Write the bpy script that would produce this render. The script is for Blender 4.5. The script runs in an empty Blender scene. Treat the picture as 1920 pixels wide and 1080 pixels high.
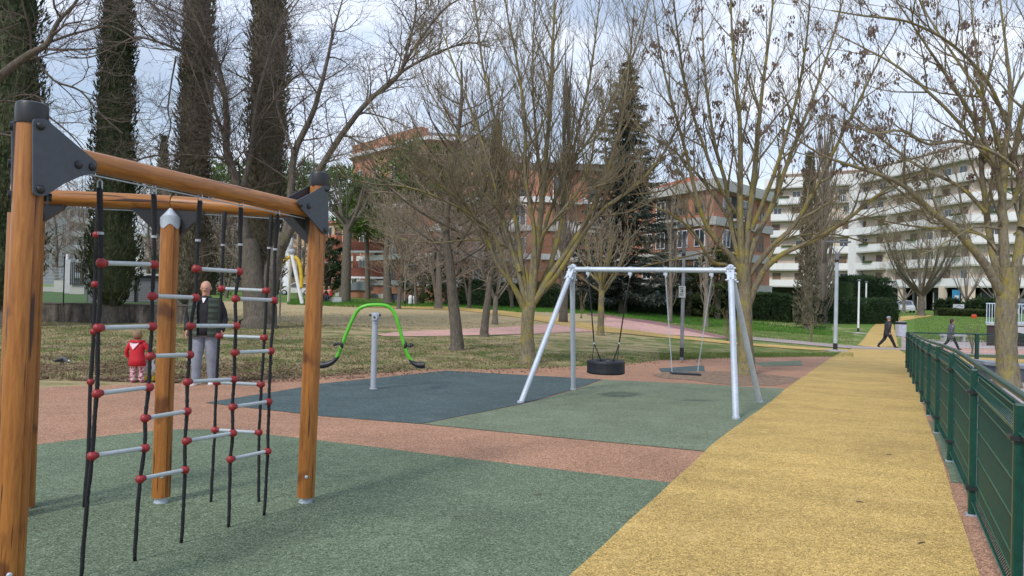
import bpy, bmesh, math, random
import numpy as np
from mathutils import Vector, Matrix, Euler, noise as mnoise
C = bpy.context.scene.collection
sc = bpy.context.scene
R = math.radians
# ------------------------------------------------------------------ camera
F = 1400.0            # focal length in photo pixels (1920 wide)
CAM = Vector((0, 0, 1.6))
cam_d = bpy.data.cameras.new("camera"); cam = bpy.data.objects.new("camera", cam_d); C.objects.link(cam)
cam_d.sensor_width = 36; cam_d.lens = F*36/1920; cam_d.clip_end = 3000; cam_d.clip_start = .05
_rot = Matrix.Rotation(R(90.41), 3, 'X') @ Matrix.Rotation(R(1.3), 3, 'Z')
cam.matrix_world = Matrix.Translation(CAM) @ _rot.to_4x4()
sc.camera = cam
# ------------------------------------------------------------------ sky, sun, exposure
SUN_EL, SUN_AZ = 42, 215          # azimuth clockwise from +Y
w = bpy.data.worlds.new("World"); sc.world = w; w.use_nodes = True
nt = w.node_tree; N = nt.nodes; L = nt.links; N.clear()
wo = N.new('ShaderNodeOutputWorld'); bg = N.new('ShaderNodeBackground'); L.new(bg.outputs[0], wo.inputs[0])
sky = N.new('ShaderNodeTexSky'); sky.sky_type = 'NISHITA'; sky.sun_disc = False
sky.sun_elevation = R(SUN_EL); sky.sun_rotation = R(SUN_AZ); sky.air_density = 1.2; sky.dust_density = 1.0; sky.ozone_density = 2
tc = N.new('ShaderNodeTexCoord'); mp = N.new('ShaderNodeMapping'); mp.inputs['Scale'].default_value = (1, 1, 2.6)
mp.inputs['Rotation'].default_value = (0.1, 0.25, 0.6)
L.new(tc.outputs['Generated'], mp.inputs[0])
n1 = N.new('ShaderNodeTexNoise'); n1.inputs['Scale'].default_value = 2.6; n1.inputs['Detail'].default_value = 9; n1.inputs['Roughness'].default_value = .55
n1.inputs['Distortion'].default_value = .3
L.new(mp.outputs[0], n1.inputs['Vector'])
cr = N.new('ShaderNodeValToRGB'); cr.color_ramp.elements[0].position = .40; cr.color_ramp.elements[1].position = .58
cr.color_ramp.elements[0].color = (.40, .40, .40, 1); cr.color_ramp.elements[1].color = (.95, .95, .95, 1)
L.new(n1.outputs['Fac'], cr.inputs[0])
n2 = N.new('ShaderNodeTexNoise'); n2.inputs['Scale'].default_value = 5; n2.inputs['Detail'].default_value = 6
L.new(mp.outputs[0], n2.inputs['Vector'])
cc = N.new('ShaderNodeValToRGB'); cc.color_ramp.elements[0].position = .3; cc.color_ramp.elements[1].position = .7
cc.color_ramp.elements[0].color = (6.9, 8.2, 10.8, 1); cc.color_ramp.elements[1].color = (9.8, 10.4, 11.6, 1)
L.new(n2.outputs['Fac'], cc.inputs[0])
mx = N.new('ShaderNodeMix'); mx.data_type = 'RGBA'
L.new(cr.outputs[0], mx.inputs[0]); L.new(sky.outputs[0], mx.inputs[6]); L.new(cc.outputs[0], mx.inputs[7])
L.new(mx.outputs[2], bg.inputs[0]); bg.inputs[1].default_value = 0.1
sun_d = bpy.data.lights.new("sun", 'SUN'); sun_d.energy = 2.0; sun_d.angle = R(11); sun_d.color = (1, .95, .88)
sun = bpy.data.objects.new("sun", sun_d); C.objects.link(sun)
_sd = Vector((math.sin(R(SUN_AZ))*math.cos(R(SUN_EL)), math.cos(R(SUN_AZ))*math.cos(R(SUN_EL)), math.sin(R(SUN_EL))))
sun.rotation_euler = _sd.to_track_quat('Z', 'Y').to_euler(); sun.location = _sd*50
sc.view_settings.view_transform = 'Standard'; sc.view_settings.look = 'None'; sc.view_settings.gamma = 1
sc.view_settings.exposure = 0.22
sc.cycles.max_bounces = 5; sc.cycles.transparent_max_bounces = 8

# ------------------------------------------------------------------ coordinates
_fw = _rot @ Vector((0, 0, -1)); _rt = _rot @ Vector((1, 0, 0)); _up = _rot @ Vector((0, 1, 0))
def ray(px, py): return _fw + _rt*((px-960)/F) - _up*((py-540)/F)
def P(px, py, Y):                      # the world point at depth Y along +Y seen at (px, py)
    r = ray(px, py); return CAM + r*(Y/r.y)
def sstep(t): t = max(0., min(1., t)); return t*t*(3-2*t)
_prof = {-.42: [(8, 0), (13, -.15), (20, -.08), (27, .1), (45, .5), (62, .65), (100, 1.0), (400, 3)],
         0.: [(8, 0), (13, -.2), (20, -.2), (30, -.1), (45, .3), (62, .4), (100, .6), (400, 2)],
         .5: [(8, 0), (13, -.18), (23, -.42), (35, -.8), (42, -1.0), (54, -.75), (72, .2), (100, .4), (400, 1)]}
def _pv(k, y):
    pr = _prof[k]
    if y <= pr[0][0]: return 0.
    for (a, za), (b, zb) in zip(pr, pr[1:]):
        if y < b:
            t = (y-a)/(b-a); return za+(zb-za)*t
    return pr[-1][1]
def _pz(k, y):                         # a little smoothing of the profile
    s = .12*max(y, 6); return (_pv(k, y-s)+2*_pv(k, y-.5*s)+2*_pv(k, y)+2*_pv(k, y+.5*s)+_pv(k, y+s))/8
def zf(x, y):
    if y < 5: return 0.
    u = x/max(y, 8)
    if u <= -.42: return _pz(-.42, y)
    if u >= .5: return _pz(.5, y)
    if u < 0: t = sstep((u+.42)/.42); return _pz(-.42, y)*(1-t)+_pz(0., y)*t
    t = sstep(u/.5); return _pz(0., y)*(1-t)+_pz(.5, y)*t
def G(px, py, up=0):                   # where the view ray through a pixel meets the ground
    r = ray(px, py); r = r/r.y; y0 = 1.; y = 1.
    while y < 300:
        p = CAM+r*y
        if p.z < zf(p.x, p.y): break
        y0 = y; y += .05+y*.01
    a, b = y0, y
    for _ in range(20):
        m = (a+b)/2; p = CAM+r*m
        if p.z < zf(p.x, p.y): b = m
        else: a = m
    p = CAM+r*b
    return Vector((p.x, p.y, zf(p.x, p.y)+up))
def W(px, Y):                          # ground point at depth Y in pixel column px
    x = P(px, 560, Y).x; return Vector((x, Y, zf(x, Y)))

# ------------------------------------------------------------------ mesh builder
def V(*a): return Vector(a)
class MB:
    def __init__(s): s.v = []; s.f = []; s.mi = []; s.cur = 0; s.lp = []
    def add(s, vs, fs, lp=None):
        b = len(s.v); s.v.extend(tuple(q) for q in vs); s.f.extend(tuple(i+b for i in f) for f in fs); s.mi.extend([s.cur]*len(fs))
        s.lp.extend(lp if lp else [tuple(q) for q in vs])
    def box(s, c, sz, rz=0, ax=None):
        if ax is None: ax = (V(math.cos(rz), math.sin(rz), 0), V(-math.sin(rz), math.cos(rz), 0), V(0, 0, 1))
        c = Vector(c); h = [x/2 for x in sz]; vs = []
        for k in (-1, 1):
            for j in (-1, 1):
                for i in (-1, 1): vs.append(c+ax[0]*(i*h[0])+ax[1]*(j*h[1])+ax[2]*(k*h[2]))
        s.add(vs, [(0, 2, 3, 1), (4, 5, 7, 6), (0, 1, 5, 4), (2, 6, 7, 3), (0, 4, 6, 2), (1, 3, 7, 5)]); return s
    def bar(s, a, b, w_, h_, up=V(0, 0, 1)):
        a = Vector(a); b = Vector(b); x = (b-a); Ln = x.length; x = x/Ln; y = up.cross(x)
        if y.length < 1e-4: y = V(0, 1, 0).cross(x)
        y.normalize(); z = x.cross(y); s.box((a+b)/2, (Ln, w_, h_), ax=(x, y, z)); return s
    def tube(s, pts, rad, n=8, caps=True, lp=False, seed=0., ph=0):
        m = len(pts); pts = [Vector(p) for p in pts]
        if not hasattr(rad, '__len__'): rad = [rad]*m
        vs = []; lps = []; u = None; acc = 0.
        for i in range(m):
            t = pts[min(i+1, m-1)]-pts[max(i-1, 0)]
            if t.length < 1e-9: t = V(0, 0, 1)
            t.normalize()
            if u is None:
                u = t.cross(V(.3, 1, .1)) if abs(t.y) < .8 else t.cross(V(1, .2, .1))
            else: u = u-t*u.dot(t)
            u.normalize(); w2 = t.cross(u)
            if i: acc += (pts[i]-pts[i-1]).length
            for k in range(n):
                a = 2*math.pi*k/n+ph; c_, s_ = math.cos(a)*rad[i], math.sin(a)*rad[i]
                vs.append(pts[i]+u*c_+w2*s_)
                if lp: lps.append((c_+seed*3.1, s_+seed*1.7, acc+seed))
        fs = [(i*n+k, i*n+(k+1) % n, (i+1)*n+(k+1) % n, (i+1)*n+k) for i in range(m-1) for k in range(n)]
        if caps: fs.append(tuple(range(n-1, -1, -1))); fs.append(tuple((m-1)*n+k for k in range(n)))
        s.add(vs, fs, lps if lp else None); return s
    def cyl(s, a, b, r, n=12, r2=None, **k): return s.tube([a, b], [r, r if r2 is None else r2], n, **k)
    def lathe(s, c, prof, n=16, ax=V(0, 0, 1)):
        c = Vector(c); pts = [c+ax*z for r, z in prof]
        ax = ax.normalized(); u = ax.cross(V(.3, 1, .1)) if abs(ax.y) < .8 else ax.cross(V(1, .2, .1)); u.normalize(); w2 = ax.cross(u)
        vs = []
        for r, z in prof:
            for k in range(n):
                a = 2*math.pi*k/n; vs.append(c+ax*z+u*(math.cos(a)*r)+w2*(math.sin(a)*r))
        m = len(prof)
        fs = [(i*n+k, i*n+(k+1) % n, (i+1)*n+(k+1) % n, (i+1)*n+k) for i in range(m-1) for k in range(n)]
        fs.append(tuple(range(n-1, -1, -1))); fs.append(tuple((m-1)*n+k for k in range(n)))
        s.add(vs, fs); return s
    def ball(s, c, r, n=12, sc3=(1, 1, 1), rings=8):
        c = Vector(c); vs = [c+V(0, 0, -r*sc3[2])]
        for i in range(1, rings):
            a = math.pi*i/rings-math.pi/2
            for k in range(n):
                b = 2*math.pi*k/n; vs.append(c+V(math.cos(a)*math.cos(b)*r*sc3[0], math.cos(a)*math.sin(b)*r*sc3[1], math.sin(a)*r*sc3[2]))
        vs.append(c+V(0, 0, r*sc3[2])); e = len(vs)-1; fs = []
        for k in range(n): fs.append((0, 1+(k+1) % n, 1+k)); fs.append((e, e-n+k, e-n+(k+1) % n))
        for i in range(rings-2):
            for k in range(n):
                a = 1+i*n; fs.append((a+k, a+(k+1) % n, a+n+(k+1) % n, a+n+k))
        s.add(vs, fs); return s
    def prism(s, poly, nrm, th):       # flat polygon given thickness th along nrm (centred)
        nrm = Vector(nrm).normalized(); n = len(poly); a = [Vector(p)-nrm*th/2 for p in poly]; b = [Vector(p)+nrm*th/2 for p in poly]
        s.add(a+b, [tuple(range(n-1, -1, -1)), tuple(range(n, 2*n))]+[(i, (i+1) % n, n+(i+1) % n, n+i) for i in range(n)]); return s
    def build(s, name, mats, parent=None, local=False, smooth=None, org=None):
        o0 = V(0, 0, 0)
        if parent is not None and not local: o0 = ORG[parent.name]
        if org is not None: o0 = Vector(org)
        me = bpy.data.meshes.new(name)
        me.from_pydata([(q[0]-o0.x, q[1]-o0.y, q[2]-o0.z) for q in s.v], [], s.f)
        if not isinstance(mats, (list, tuple)): mats = [mats]
        for m in mats: me.materials.append(m)
        if len(mats) > 1: me.polygons.foreach_set('material_index', s.mi)
        at = me.attributes.new('lp', 'FLOAT_VECTOR', 'POINT'); at.data.foreach_set('vector', np.array(s.lp, dtype=np.float32).ravel())
        if smooth:
            me.polygons.foreach_set('use_smooth', [True]*len(s.f))
            if smooth is not True: me.set_sharp_from_angle(angle=R(smooth))
        me.update()
        o = bpy.data.objects.new(name, me); C.objects.link(o)
        if parent is not None: o.parent = parent; ORG[o.name] = o0
        elif org is not None: o.location = o0; ORG[o.name] = o0
        else: ORG[o.name] = V(0, 0, 0)
        return o
ORG = {}
def tag(o, label=None, cat=None, group=None, kind=None):
    if label: o['label'] = label
    if cat: o['category'] = cat
    if group: o['group'] = group
    if kind: o['kind'] = kind
    return o
def thing(name, label, cat, loc, group=None):
    o = bpy.data.objects.new(name, None); C.objects.link(o); o.location = loc; o.empty_display_size = .2
    ORG[o.name] = Vector(loc); return tag(o, label, cat, group)
def copy_tree(o, loc=None, rz=None, label=None, parent=None, scale=None):
    c = o.copy(); C.objects.link(c); c.parent = parent
    if loc is not None: c.location = loc
    if rz is not None: c.rotation_euler = (0, 0, rz)
    if scale is not None: c.scale = scale
    if label: c['label'] = label
    for ch in [x for x in o.children]: copy_tree(ch, parent=c)
    return c

# ------------------------------------------------------------------ materials
_M = {}
def _base(name):
    m = bpy.data.materials.new(name); m.use_nodes = True; nt = m.node_tree
    b = nt.nodes['Principled BSDF']; return m, nt, b
def ramp(nt, src, stops):
    r = nt.nodes.new('ShaderNodeValToRGB'); el = r.color_ramp.elements
    while len(el) < len(stops): el.new(.5)
    for e, (p, c) in zip(el, stops): e.position = p; e.color = (c[0], c[1], c[2], 1)
    nt.links.new(src, r.inputs[0]); return r.outputs[0]
def nz(nt, vec, scale, det=4, rough=.55, dist=0, stretch=None):
    if stretch:
        m = nt.nodes.new('ShaderNodeMapping'); m.inputs['Scale'].default_value = stretch; nt.links.new(vec, m.inputs[0]); vec = m.outputs[0]
    n = nt.nodes.new('ShaderNodeTexNoise'); n.inputs['Scale'].default_value = scale; n.inputs['Detail'].default_value = det
    n.inputs['Roughness'].default_value = rough; n.inputs['Distortion'].default_value = dist
    nt.links.new(vec, n.inputs['Vector']); return n.outputs['Fac']
def objco(nt, gen='Object'):
    t = nt.nodes.new('ShaderNodeTexCoord'); return t.outputs[gen]
def worldco(nt):
    t = nt.nodes.new('ShaderNodeNewGeometry'); return t.outputs['Position']
def attr(nt, name, out='Vector'):
    t = nt.nodes.new('ShaderNodeAttribute'); t.attribute_name = name; return t.outputs[out]
def mixc(nt, fac, a, b, mode='MIX'):
    m = nt.nodes.new('ShaderNodeMix'); m.data_type = 'RGBA'; m.blend_type = mode
    for sck, val in ((m.inputs[0], fac), (m.inputs[6], a), (m.inputs[7], b)):
        if isinstance(val, bpy.types.NodeSocket): nt.links.new(val, sck)
        elif isinstance(val, (int, float)): sck.default_value = val
        else: sck.default_value = (val[0], val[1], val[2], 1)
    return m.outputs[2]
def bump(nt, b, h, strength=.3, dist=.01):
    bn = nt.nodes.new('ShaderNodeBump'); bn.inputs['Strength'].default_value = strength; bn.inputs['Distance'].default_value = dist
    nt.links.new(h, bn.inputs['Height']); nt.links.new(bn.outputs[0], b.inputs['Normal'])
def mat(name, col, rough=.6, metal=0, var=.15, scale=6, bmp=0, spec=None):
    if name in _M: return _M[name]
    m, nt, b = _base(name); vec = worldco(nt)
    f = nz(nt, vec, scale, 5)
    lo = [c*(1-var) for c in col]; hi = [min(1, c*(1+var)) for c in col]
    nt.links.new(ramp(nt, f, [(.3, lo), (.7, hi)]), b.inputs['Base Color'])
    b.inputs['Roughness'].default_value = rough; b.inputs['Metallic'].default_value = metal
    if spec is not None: b.inputs['Specular IOR Level'].default_value = spec
    if bmp: bump(nt, b, f, bmp, .01)
    _M[name] = m; return m
def rubber(name, col, var=.3, wear=0.0, scale=130, bands=False):
    m, nt, b = _base(name); vec = worldco(nt)
    v = nt.nodes.new('ShaderNodeTexVoronoi'); v.inputs['Scale'].default_value = scale; nt.links.new(vec, v.inputs['Vector'])
    sp = nt.nodes.new('ShaderNodeSeparateColor'); nt.links.new(v.outputs['Color'], sp.inputs[0])
    g = ramp(nt, sp.outputs[0], [(0, [c*.30 for c in col]), (.18, [c*(1-var) for c in col]), (.84, [min(1, c*(1+var)) for c in col]), (.93, [min(1, c*1.55+.05) for c in col])])
    mid = nz(nt, vec, 28, 4, .7)
    g = mixc(nt, .75, g, ramp(nt, mid, [(.32, (.72, .72, .72)), (.68, (1.25, 1.25, 1.25))]), 'MULTIPLY')
    big = nz(nt, vec, 1.1, 6, .65, .4)
    g = mixc(nt, .8, g, ramp(nt, big, [(.3, (.8, .8, .79)), (.55, (1.04, 1.03, 1.02)), (.75, (1.13, 1.13, 1.12))]), 'MULTIPLY')
    st = nz(nt, vec, 2.2, 6, .75, 1.2, (1, 2.4, 1))
    g = mixc(nt, ramp(nt, st, [(.54, (0, 0, 0)), (.70, (wear, wear, wear))]), g, [min(1, c*1.3+.06) for c in col])
    bl = nz(nt, vec, .45, 5, .7, .8); g = mixc(nt, .7, g, ramp(nt, bl, [(.32, (.84, .84, .85)), (.5, (1, 1, 1)), (.66, (1.12, 1.11, 1.1))]), 'MULTIPLY')
    if bands:
        mpn = nt.nodes.new('ShaderNodeMapping'); mpn.inputs['Rotation'].default_value = (0, 0, R(26.6)); nt.links.new(vec, mpn.inputs[0])
        bd = nz(nt, mpn.outputs[0], 1.6, 5, .6, .2, (.16, 1.6, 1)); g = mixc(nt, .5, g, ramp(nt, bd, [(.36, (.86, .85, .84)), (.47, (1, 1, 1)), (.62, (1.10, 1.10, 1.10))]), 'MULTIPLY')
    dk = nz(nt, vec, 13, 3, .6); g = mixc(nt, ramp(nt, dk, [(.68, (0, 0, 0)), (.76, (.35, .35, .35))]), g, [c*.45 for c in col])
    nt.links.new(g, b.inputs['Base Color']); b.inputs['Roughness'].default_value = .85; b.inputs['Specular IOR Level'].default_value = .3
    bump(nt, b, v.outputs['Distance'], .6, .003)
    return m
M_orange = rubber('rubber_terracotta', (.37, .205, .13), wear=.35)
M_green = rubber('rubber_green', (.125, .168, .105), wear=.4)
M_green2 = rubber('rubber_sage', (.158, .197, .128), wear=.6)
M_blue = rubber('rubber_bluegrey', (.066, .100, .104), wear=.75)
M_yellow = rubber('rubber_ochre', (.49, .335, .108), wear=.6, scale=150, bands=True)
M_pink = rubber('paving_pink', (.55, .33, .28), var=.12, wear=.2)
M_maroon = rubber('paving_maroon', (.28, .15, .15), var=.15)
M_paver = rubber('paving_grey', (.42, .37, .37), var=.12, wear=.4)
def wood():
    m, nt, b = _base('honey_wood'); lp = attr(nt, 'lp')
    f = nz(nt, lp, 9, 6, .6, .6, (6, 6, .55))
    c = ramp(nt, f, [(.22, (.15, .052, .011)), (.4, (.29, .103, .018)), (.6, (.38, .15, .027)), (.82, (.47, .205, .045))])
    k = nz(nt, lp, 3.1, 2, .4, .3, (1.6, 1.6, 1.1))
    c = mixc(nt, ramp(nt, k, [(.62, (0, 0, 0)), (.69, (.85, .85, .85))]), c, (.12, .035, .008))
    crk = nz(nt, lp, 14, 2, .4, .1, (3, 3, .12))
    cf = ramp(nt, crk, [(.31, (1, 1, 1)), (.34, (0, 0, 0))])
    c = mixc(nt, cf, c, (.05, .018, .006))
    nt.links.new(c, b.inputs['Base Color']); b.inputs['Roughness'].default_value = .42
    b.inputs['Coat Weight'].default_value = .15; b.inputs['Coat Roughness'].default_value = .3
    bump(nt, b, f, .25, .004)
    return m
M_wood = wood()
M_black = mat('black_plastic', (.018, .02, .024), .42, var=.2)
M_plate = mat('charcoal_plate', (.055, .065, .08), .5, var=.12, scale=30)
M_rope = mat('black_rope', (.012, .013, .016), .75, var=.6, scale=160, bmp=.8)
M_red = mat('red_plastic', (.27, .018, .022), .45, var=.2, scale=40)
M_rung = mat('grey_rung', (.42, .47, .50), .38, var=.06, scale=30)
def galv(name='galvanised_steel', col=(.50, .56, .63)):
    m, nt, b = _base(name); vec = worldco(nt)
    v = nt.nodes.new('ShaderNodeTexVoronoi'); v.inputs['Scale'].default_value = 45; nt.links.new(vec, v.inputs['Vector'])
    sp = nt.nodes.new('ShaderNodeSeparateColor'); nt.links.new(v.outputs['Color'], sp.inputs[0])
    g = ramp(nt, sp.outputs[0], [(0, [c*.92 for c in col]), (1, [c*1.06 for c in col])])
    s2 = nz(nt, vec, 3, 5, .6, 0, (1, 1, .3)); g = mixc(nt, 1, g, ramp(nt, s2, [(.3, (.82, .82, .82)), (.7, (1.1, 1.1, 1.1))]), 'MULTIPLY')
    nt.links.new(g, b.inputs['Base Color']); b.inputs['Roughness'].default_value = .5; b.inputs['Metallic'].default_value = .35
    return m
M_galv = galv(); M_polegrey = mat('grey_post_paint', (.36, .385, .43), .45, var=.08, scale=20)
M_lime = mat('lime_paint', (.10, .46, .025), .32, var=.1, scale=12)
M_fence = mat('green_fence_paint', (.0045, .052, .037), .34, var=.25, scale=25)
M_conc = mat('concrete', (.36, .34, .31), .85, var=.2, scale=8, bmp=.3)

def ground_mat():
    m, nt, b = _base('park_ground'); vec = worldco(nt)
    dry = attr(nt, 'dry', 'Fac'); lush = attr(nt, 'lush', 'Fac')
    a = nz(nt, vec, .8, 7, .7, .5); a2 = nz(nt, vec, 9, 6, .8, .3); fine = nz(nt, vec, 60, 4, .8)
    def ma(op, x, y):
        q = nt.nodes.new('ShaderNodeMath'); q.operation = op
        for i, z in enumerate((x, y)):
            if isinstance(z, bpy.types.NodeSocket): nt.links.new(z, q.inputs[i])
            else: q.inputs[i].default_value = z
        return q.outputs[0]
    s = ma('ADD', dry, ma('MULTIPLY', ma('SUBTRACT', a, .5), 2.6)); s = ma('ADD', s, ma('MULTIPLY', ma('SUBTRACT', a2, .5), 1.3))
    green = mixc(nt, lush, (.085, .125, .028), (.085, .175, .028))
    green = mixc(nt, ramp(nt, fine, [(.35, (0, 0, 0)), (.7, (1, 1, 1))]), green, mixc(nt, lush, (.16, .20, .06), (.15, .25, .055)))
    straw = ramp(nt, fine, [(.3, (.24, .175, .09)), (.5, (.43, .34, .19)), (.7, (.58, .48, .30))])
    c = mixc(nt, ramp(nt, s, [(.25, (0, 0, 0)), (.75, (1, 1, 1))]), green, straw)
    lit = nz(nt, vec, 22, 3, .7); c = mixc(nt, ramp(nt, lit, [(.62, (0, 0, 0)), (.7, (.6, .6, .6))]), c, (.09, .055, .032))
    nt.links.new(c, b.inputs['Base Color']); b.inputs['Roughness'].default_value = .95; b.inputs['Specular IOR Level'].default_value = .15
    bump(nt, b, a2, .8, .06)
    return m
M_ground = ground_mat()

# ------------------------------------------------------------------ the ground, one sheet to the horizon
def axis(lo, hi, fine_lo, fine_hi, h):
    a = list(np.arange(fine_lo, fine_hi+1e-6, h)); s = h; x = a[-1]
    while x < hi: s *= 1.12; x += s; a.append(x)
    s = h; x = a[0]; pre = []
    while x > lo: s *= 1.12; x -= s; pre.append(x)
    return pre[::-1]+a
GX = axis(-900, 900, -34, 40, .5); GY = axis(-60, 1500, 0, 80, .5)
def dryness(x, y):
    u = x/max(y, 1)
    d = .52
    if y < 24: d = .52+.22*sstep((17.5-y)/4) - .12*sstep((u+.1)/.3)
    # sandy mound left of centre
    m = sstep((y-29)/4)*(1-sstep((y-50)/7))*(1-sstep((u-.07)/.1))
    d = d+(.95-d)*m
    g = sstep((y-52)/5); d = d*(1-g)+.12*g
    if u > .15: d = d*(1-.45*sstep((u-.15)/.12)*sstep((y-16)/6))
    # bare patch by the hedge
    d += .7*math.exp(-((x-22)/4)**2-((y-60)/3.5)**2)
    return d
def lushness(x, y):
    u = x/max(y, 1)
    l = sstep((y-50)/8)
    if u > .2: l = max(l, .75*sstep((y-30)/10))
    return max(.12, l)
gv = [(x, y, zf(x, y)) for y in GY for x in GX]; nx = len(GX)
gf = [(j*nx+i, j*nx+i+1, (j+1)*nx+i+1, (j+1)*nx+i) for j in range(len(GY)-1) for i in range(nx-1)]
me = bpy.data.meshes.new('ground'); me.from_pydata(gv, [], gf); me.materials.append(M_ground)
me.polygons.foreach_set('use_smooth', [True]*len(gf))
a_ = me.attributes.new('dry', 'FLOAT', 'POINT'); a_.data.foreach_set('value', [dryness(v[0], v[1]) for v in gv])
a_ = me.attributes.new('lush', 'FLOAT', 'POINT'); a_.data.foreach_set('value', [lushness(v[0], v[1]) for v in gv])
go = bpy.data.objects.new('ground', me); C.objects.link(go); tag(go, kind='structure')
def rough_edge(poly, amt=.03, step=.5, seed=1):
    out = []; rr = random.Random(seed)
    for i in range(len(poly)):
        a = Vector(poly[i]); b = Vector(poly[(i+1) % len(poly)]); n = max(1, int((b-a).length/step)); n = min(n, 80)
        d = (b-a); nr = V(-d.y, d.x) if d.length else V(0, 0)
        if nr.length: nr.normalize()
        for k in range(n):
            p = a+d*(k/n); q = amt*rr.uniform(-1, 1) if k else 0
            out.append(V(p.x+nr.x*q, p.y+nr.y*q))
    return out
def patch(name, pix, off, material, world=False, rough=.015, step=.5):
    pts = [Vector((p[0], p[1])) for p in pix] if world else [G(*p).to_2d() for p in pix]
    pts = rough_edge(pts, rough, step, len(name))
    bm = bmesh.new(); vs = [bm.verts.new((p.x, p.y, 0)) for p in pts]; bm.faces.new(vs)
    bmesh.ops.triangulate(bm, faces=bm.faces[:])
    x0, x1 = min(p.x for p in pts), max(p.x for p in pts); y0, y1 = min(p.y for p in pts), max(p.y for p in pts)
    for gx in GX:
        if x0 < gx < x1: bmesh.ops.bisect_plane(bm, geom=bm.verts[:]+bm.edges[:]+bm.faces[:], plane_co=(gx, 0, 0), plane_no=(1, 0, 0), dist=1e-5)
    for gy in GY:
        if y0 < gy < y1 and gy > 4: bmesh.ops.bisect_plane(bm, geom=bm.verts[:]+bm.edges[:]+bm.faces[:], plane_co=(0, gy, 0), plane_no=(0, 1, 0), dist=1e-5)
    for v in bm.verts: v.co.z = zf(v.co.x, v.co.y)+off
    bmesh.ops.recalc_face_normals(bm, faces=bm.faces[:])
    me = bpy.data.meshes.new(name); bm.to_mesh(me); bm.free(); me.materials.append(material)
    for p in me.polygons:
        if p.normal.z < 0: p.flip()
    o = bpy.data.objects.new(name, me); C.objects.link(o); tag(o, kind='structure'); return o
def pl(d): return (.48*d-1.68, d)      # path left edge (world), fitted
PL = [G(1075, 1080).to_2d(), G(1260, 908).to_2d(), G(1380, 803).to_2d(), G(1475, 730).to_2d(), G(1522, 697).to_2d(), G(1575, 662).to_2d()]
PR = [G(1835, 1080).to_2d(), G(1779, 908).to_2d(), G(1738, 790).to_2d(), G(1714, 700).to_2d(), G(1698, 664).to_2d()]
near_l = PL[0]+(PL[0]-PL[1]).normalized()*6; near_r = PR[0]+(PR[0]-PR[1]).normalized()*6
FA = V(.82-4*.5, -4); FB = V(.5*24+.6, 24)      # fence foot line
orange = [V(-22, -4), FA, V(.5*22+.82, 22), G(1690, 672).to_2d(), G(1560, 668).to_2d()]+[G(*p).to_2d() for p in ((1400, 670), (1250, 675), (1180, 683), (1000, 692), (820, 693), (600, 706), (340, 720), (250, 722), (100, 727), (0, 734))]+[V(-22, 13.5)]
patch('rubber_play_surface', orange, .012, M_orange, True, .05, .4)
G1 = [V(-14, -4)]+[V(near_l.x, near_l.y), V(PL[0].x, PL[0].y), G(1262, 909).to_2d()]+[G(*p).to_2d() for p in ((1080, 888), (900, 866), (600, 829), (480, 815), (400, 808), (320, 808), (200, 820), (60, 838), (-120, 868))]+[V(-6.5, 5.2), V(-14, 3)]
patch('green_rubber_zone', G1, .018, M_green, True, .006)
patch('blue_grey_rubber_zone', [(385, 757), (600, 721), (838, 696), (1131, 713), (975, 760), (790, 797), (600, 782)], .018, M_blue, rough=.006)
patch('sage_rubber_zone', [(793, 797.5), (978, 760.5), (1134, 713.5), (1300, 721), (1483, 731), (1420, 775), (1341, 851), (1080, 826)], .018, M_green2, rough=.006)
patch('worn_green_patch', [(1235, 692), (1320, 686), (1322, 697), (1240, 699)], .018, M_blue, rough=.03)
patch('faded_green_patch', [(1415, 681), (1500, 677), (1508, 686), (1430, 688)], .018, M_green2, rough=.04)
patch('earth_patch', [(1222, 704), (1262, 699), (1320, 697), (1400, 699), (1460, 705), (1512, 711), (1500, 719), (1450, 725), (1380, 724), (1300, 715), (1250, 711)], .017, mat('bare_earth', (.22, .145, .095), .95, var=.45, scale=9, bmp=.6), rough=.12, step=.35)
patch('yellow_footpath', [near_l]+PL+[G(1600, 653).to_2d(), G(1685, 656).to_2d()]+PR[::-1]+[near_r], .024, M_yellow, True, .012)
patch('far_yellow_footpath', [(1608, 648), (1630, 620), (1652, 597), (1700, 592.5), (1760, 590), (1740, 594), (1674, 606), (1680, 630), (1686, 655)], .02, M_yellow, rough=.02)
patch('purple_crossing_path', [(1410, 632), (1500, 640), (1600, 649), (1690, 653.5), (1690, 600+28), (1712, 628), (1712, 660), (1690, 657), (1600, 654.5), (1500, 646), (1410, 638)], .03, rubber('paving_mauve', (.36, .30, .28), var=.15), rough=.02)
patch('pink_footpath', [(706, 628), (730, 624.5), (760, 621.5), (900, 616), (1000, 611), (1060, 606), (1110, 612), (1137, 600), (1137, 593), (1250, 612), (1300, 622), (1370, 636), (1250, 628), (1120, 622), (1000, 627), (900, 629), (760, 631.5), (720, 631)], .02, M_pink, rough=.02)
patch('maroon_path_edge', [(1100, 587), (1140, 590), (1250, 607), (1365, 632), (1367, 637), (1250, 613), (1137, 595), (1100, 590)], .028, M_maroon, rough=.02)
patch('upper_yellow_footpath', [(620, 570), (860, 576.5), (960, 585), (1060, 600), (1130, 612), (1250, 628), (1380, 642), (1590, 655), (1600, 661), (1380, 646.5), (1250, 634), (1120, 622), (1060, 612), (960, 594), (860, 582), (620, 574)], .026, M_yellow, rough=.02)
fside = [(.5*y+.6, y) for y in (4.0, 6.2)]
patch('green_strip_by_fence', [(PR[1].x+.02, PR[1].y), (.5*6.6+.81, 6.6), (.5*10.3+.81, 10.3), (PR[2].x+.02, PR[2].y)], .017, M_green, True, .01)
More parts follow.
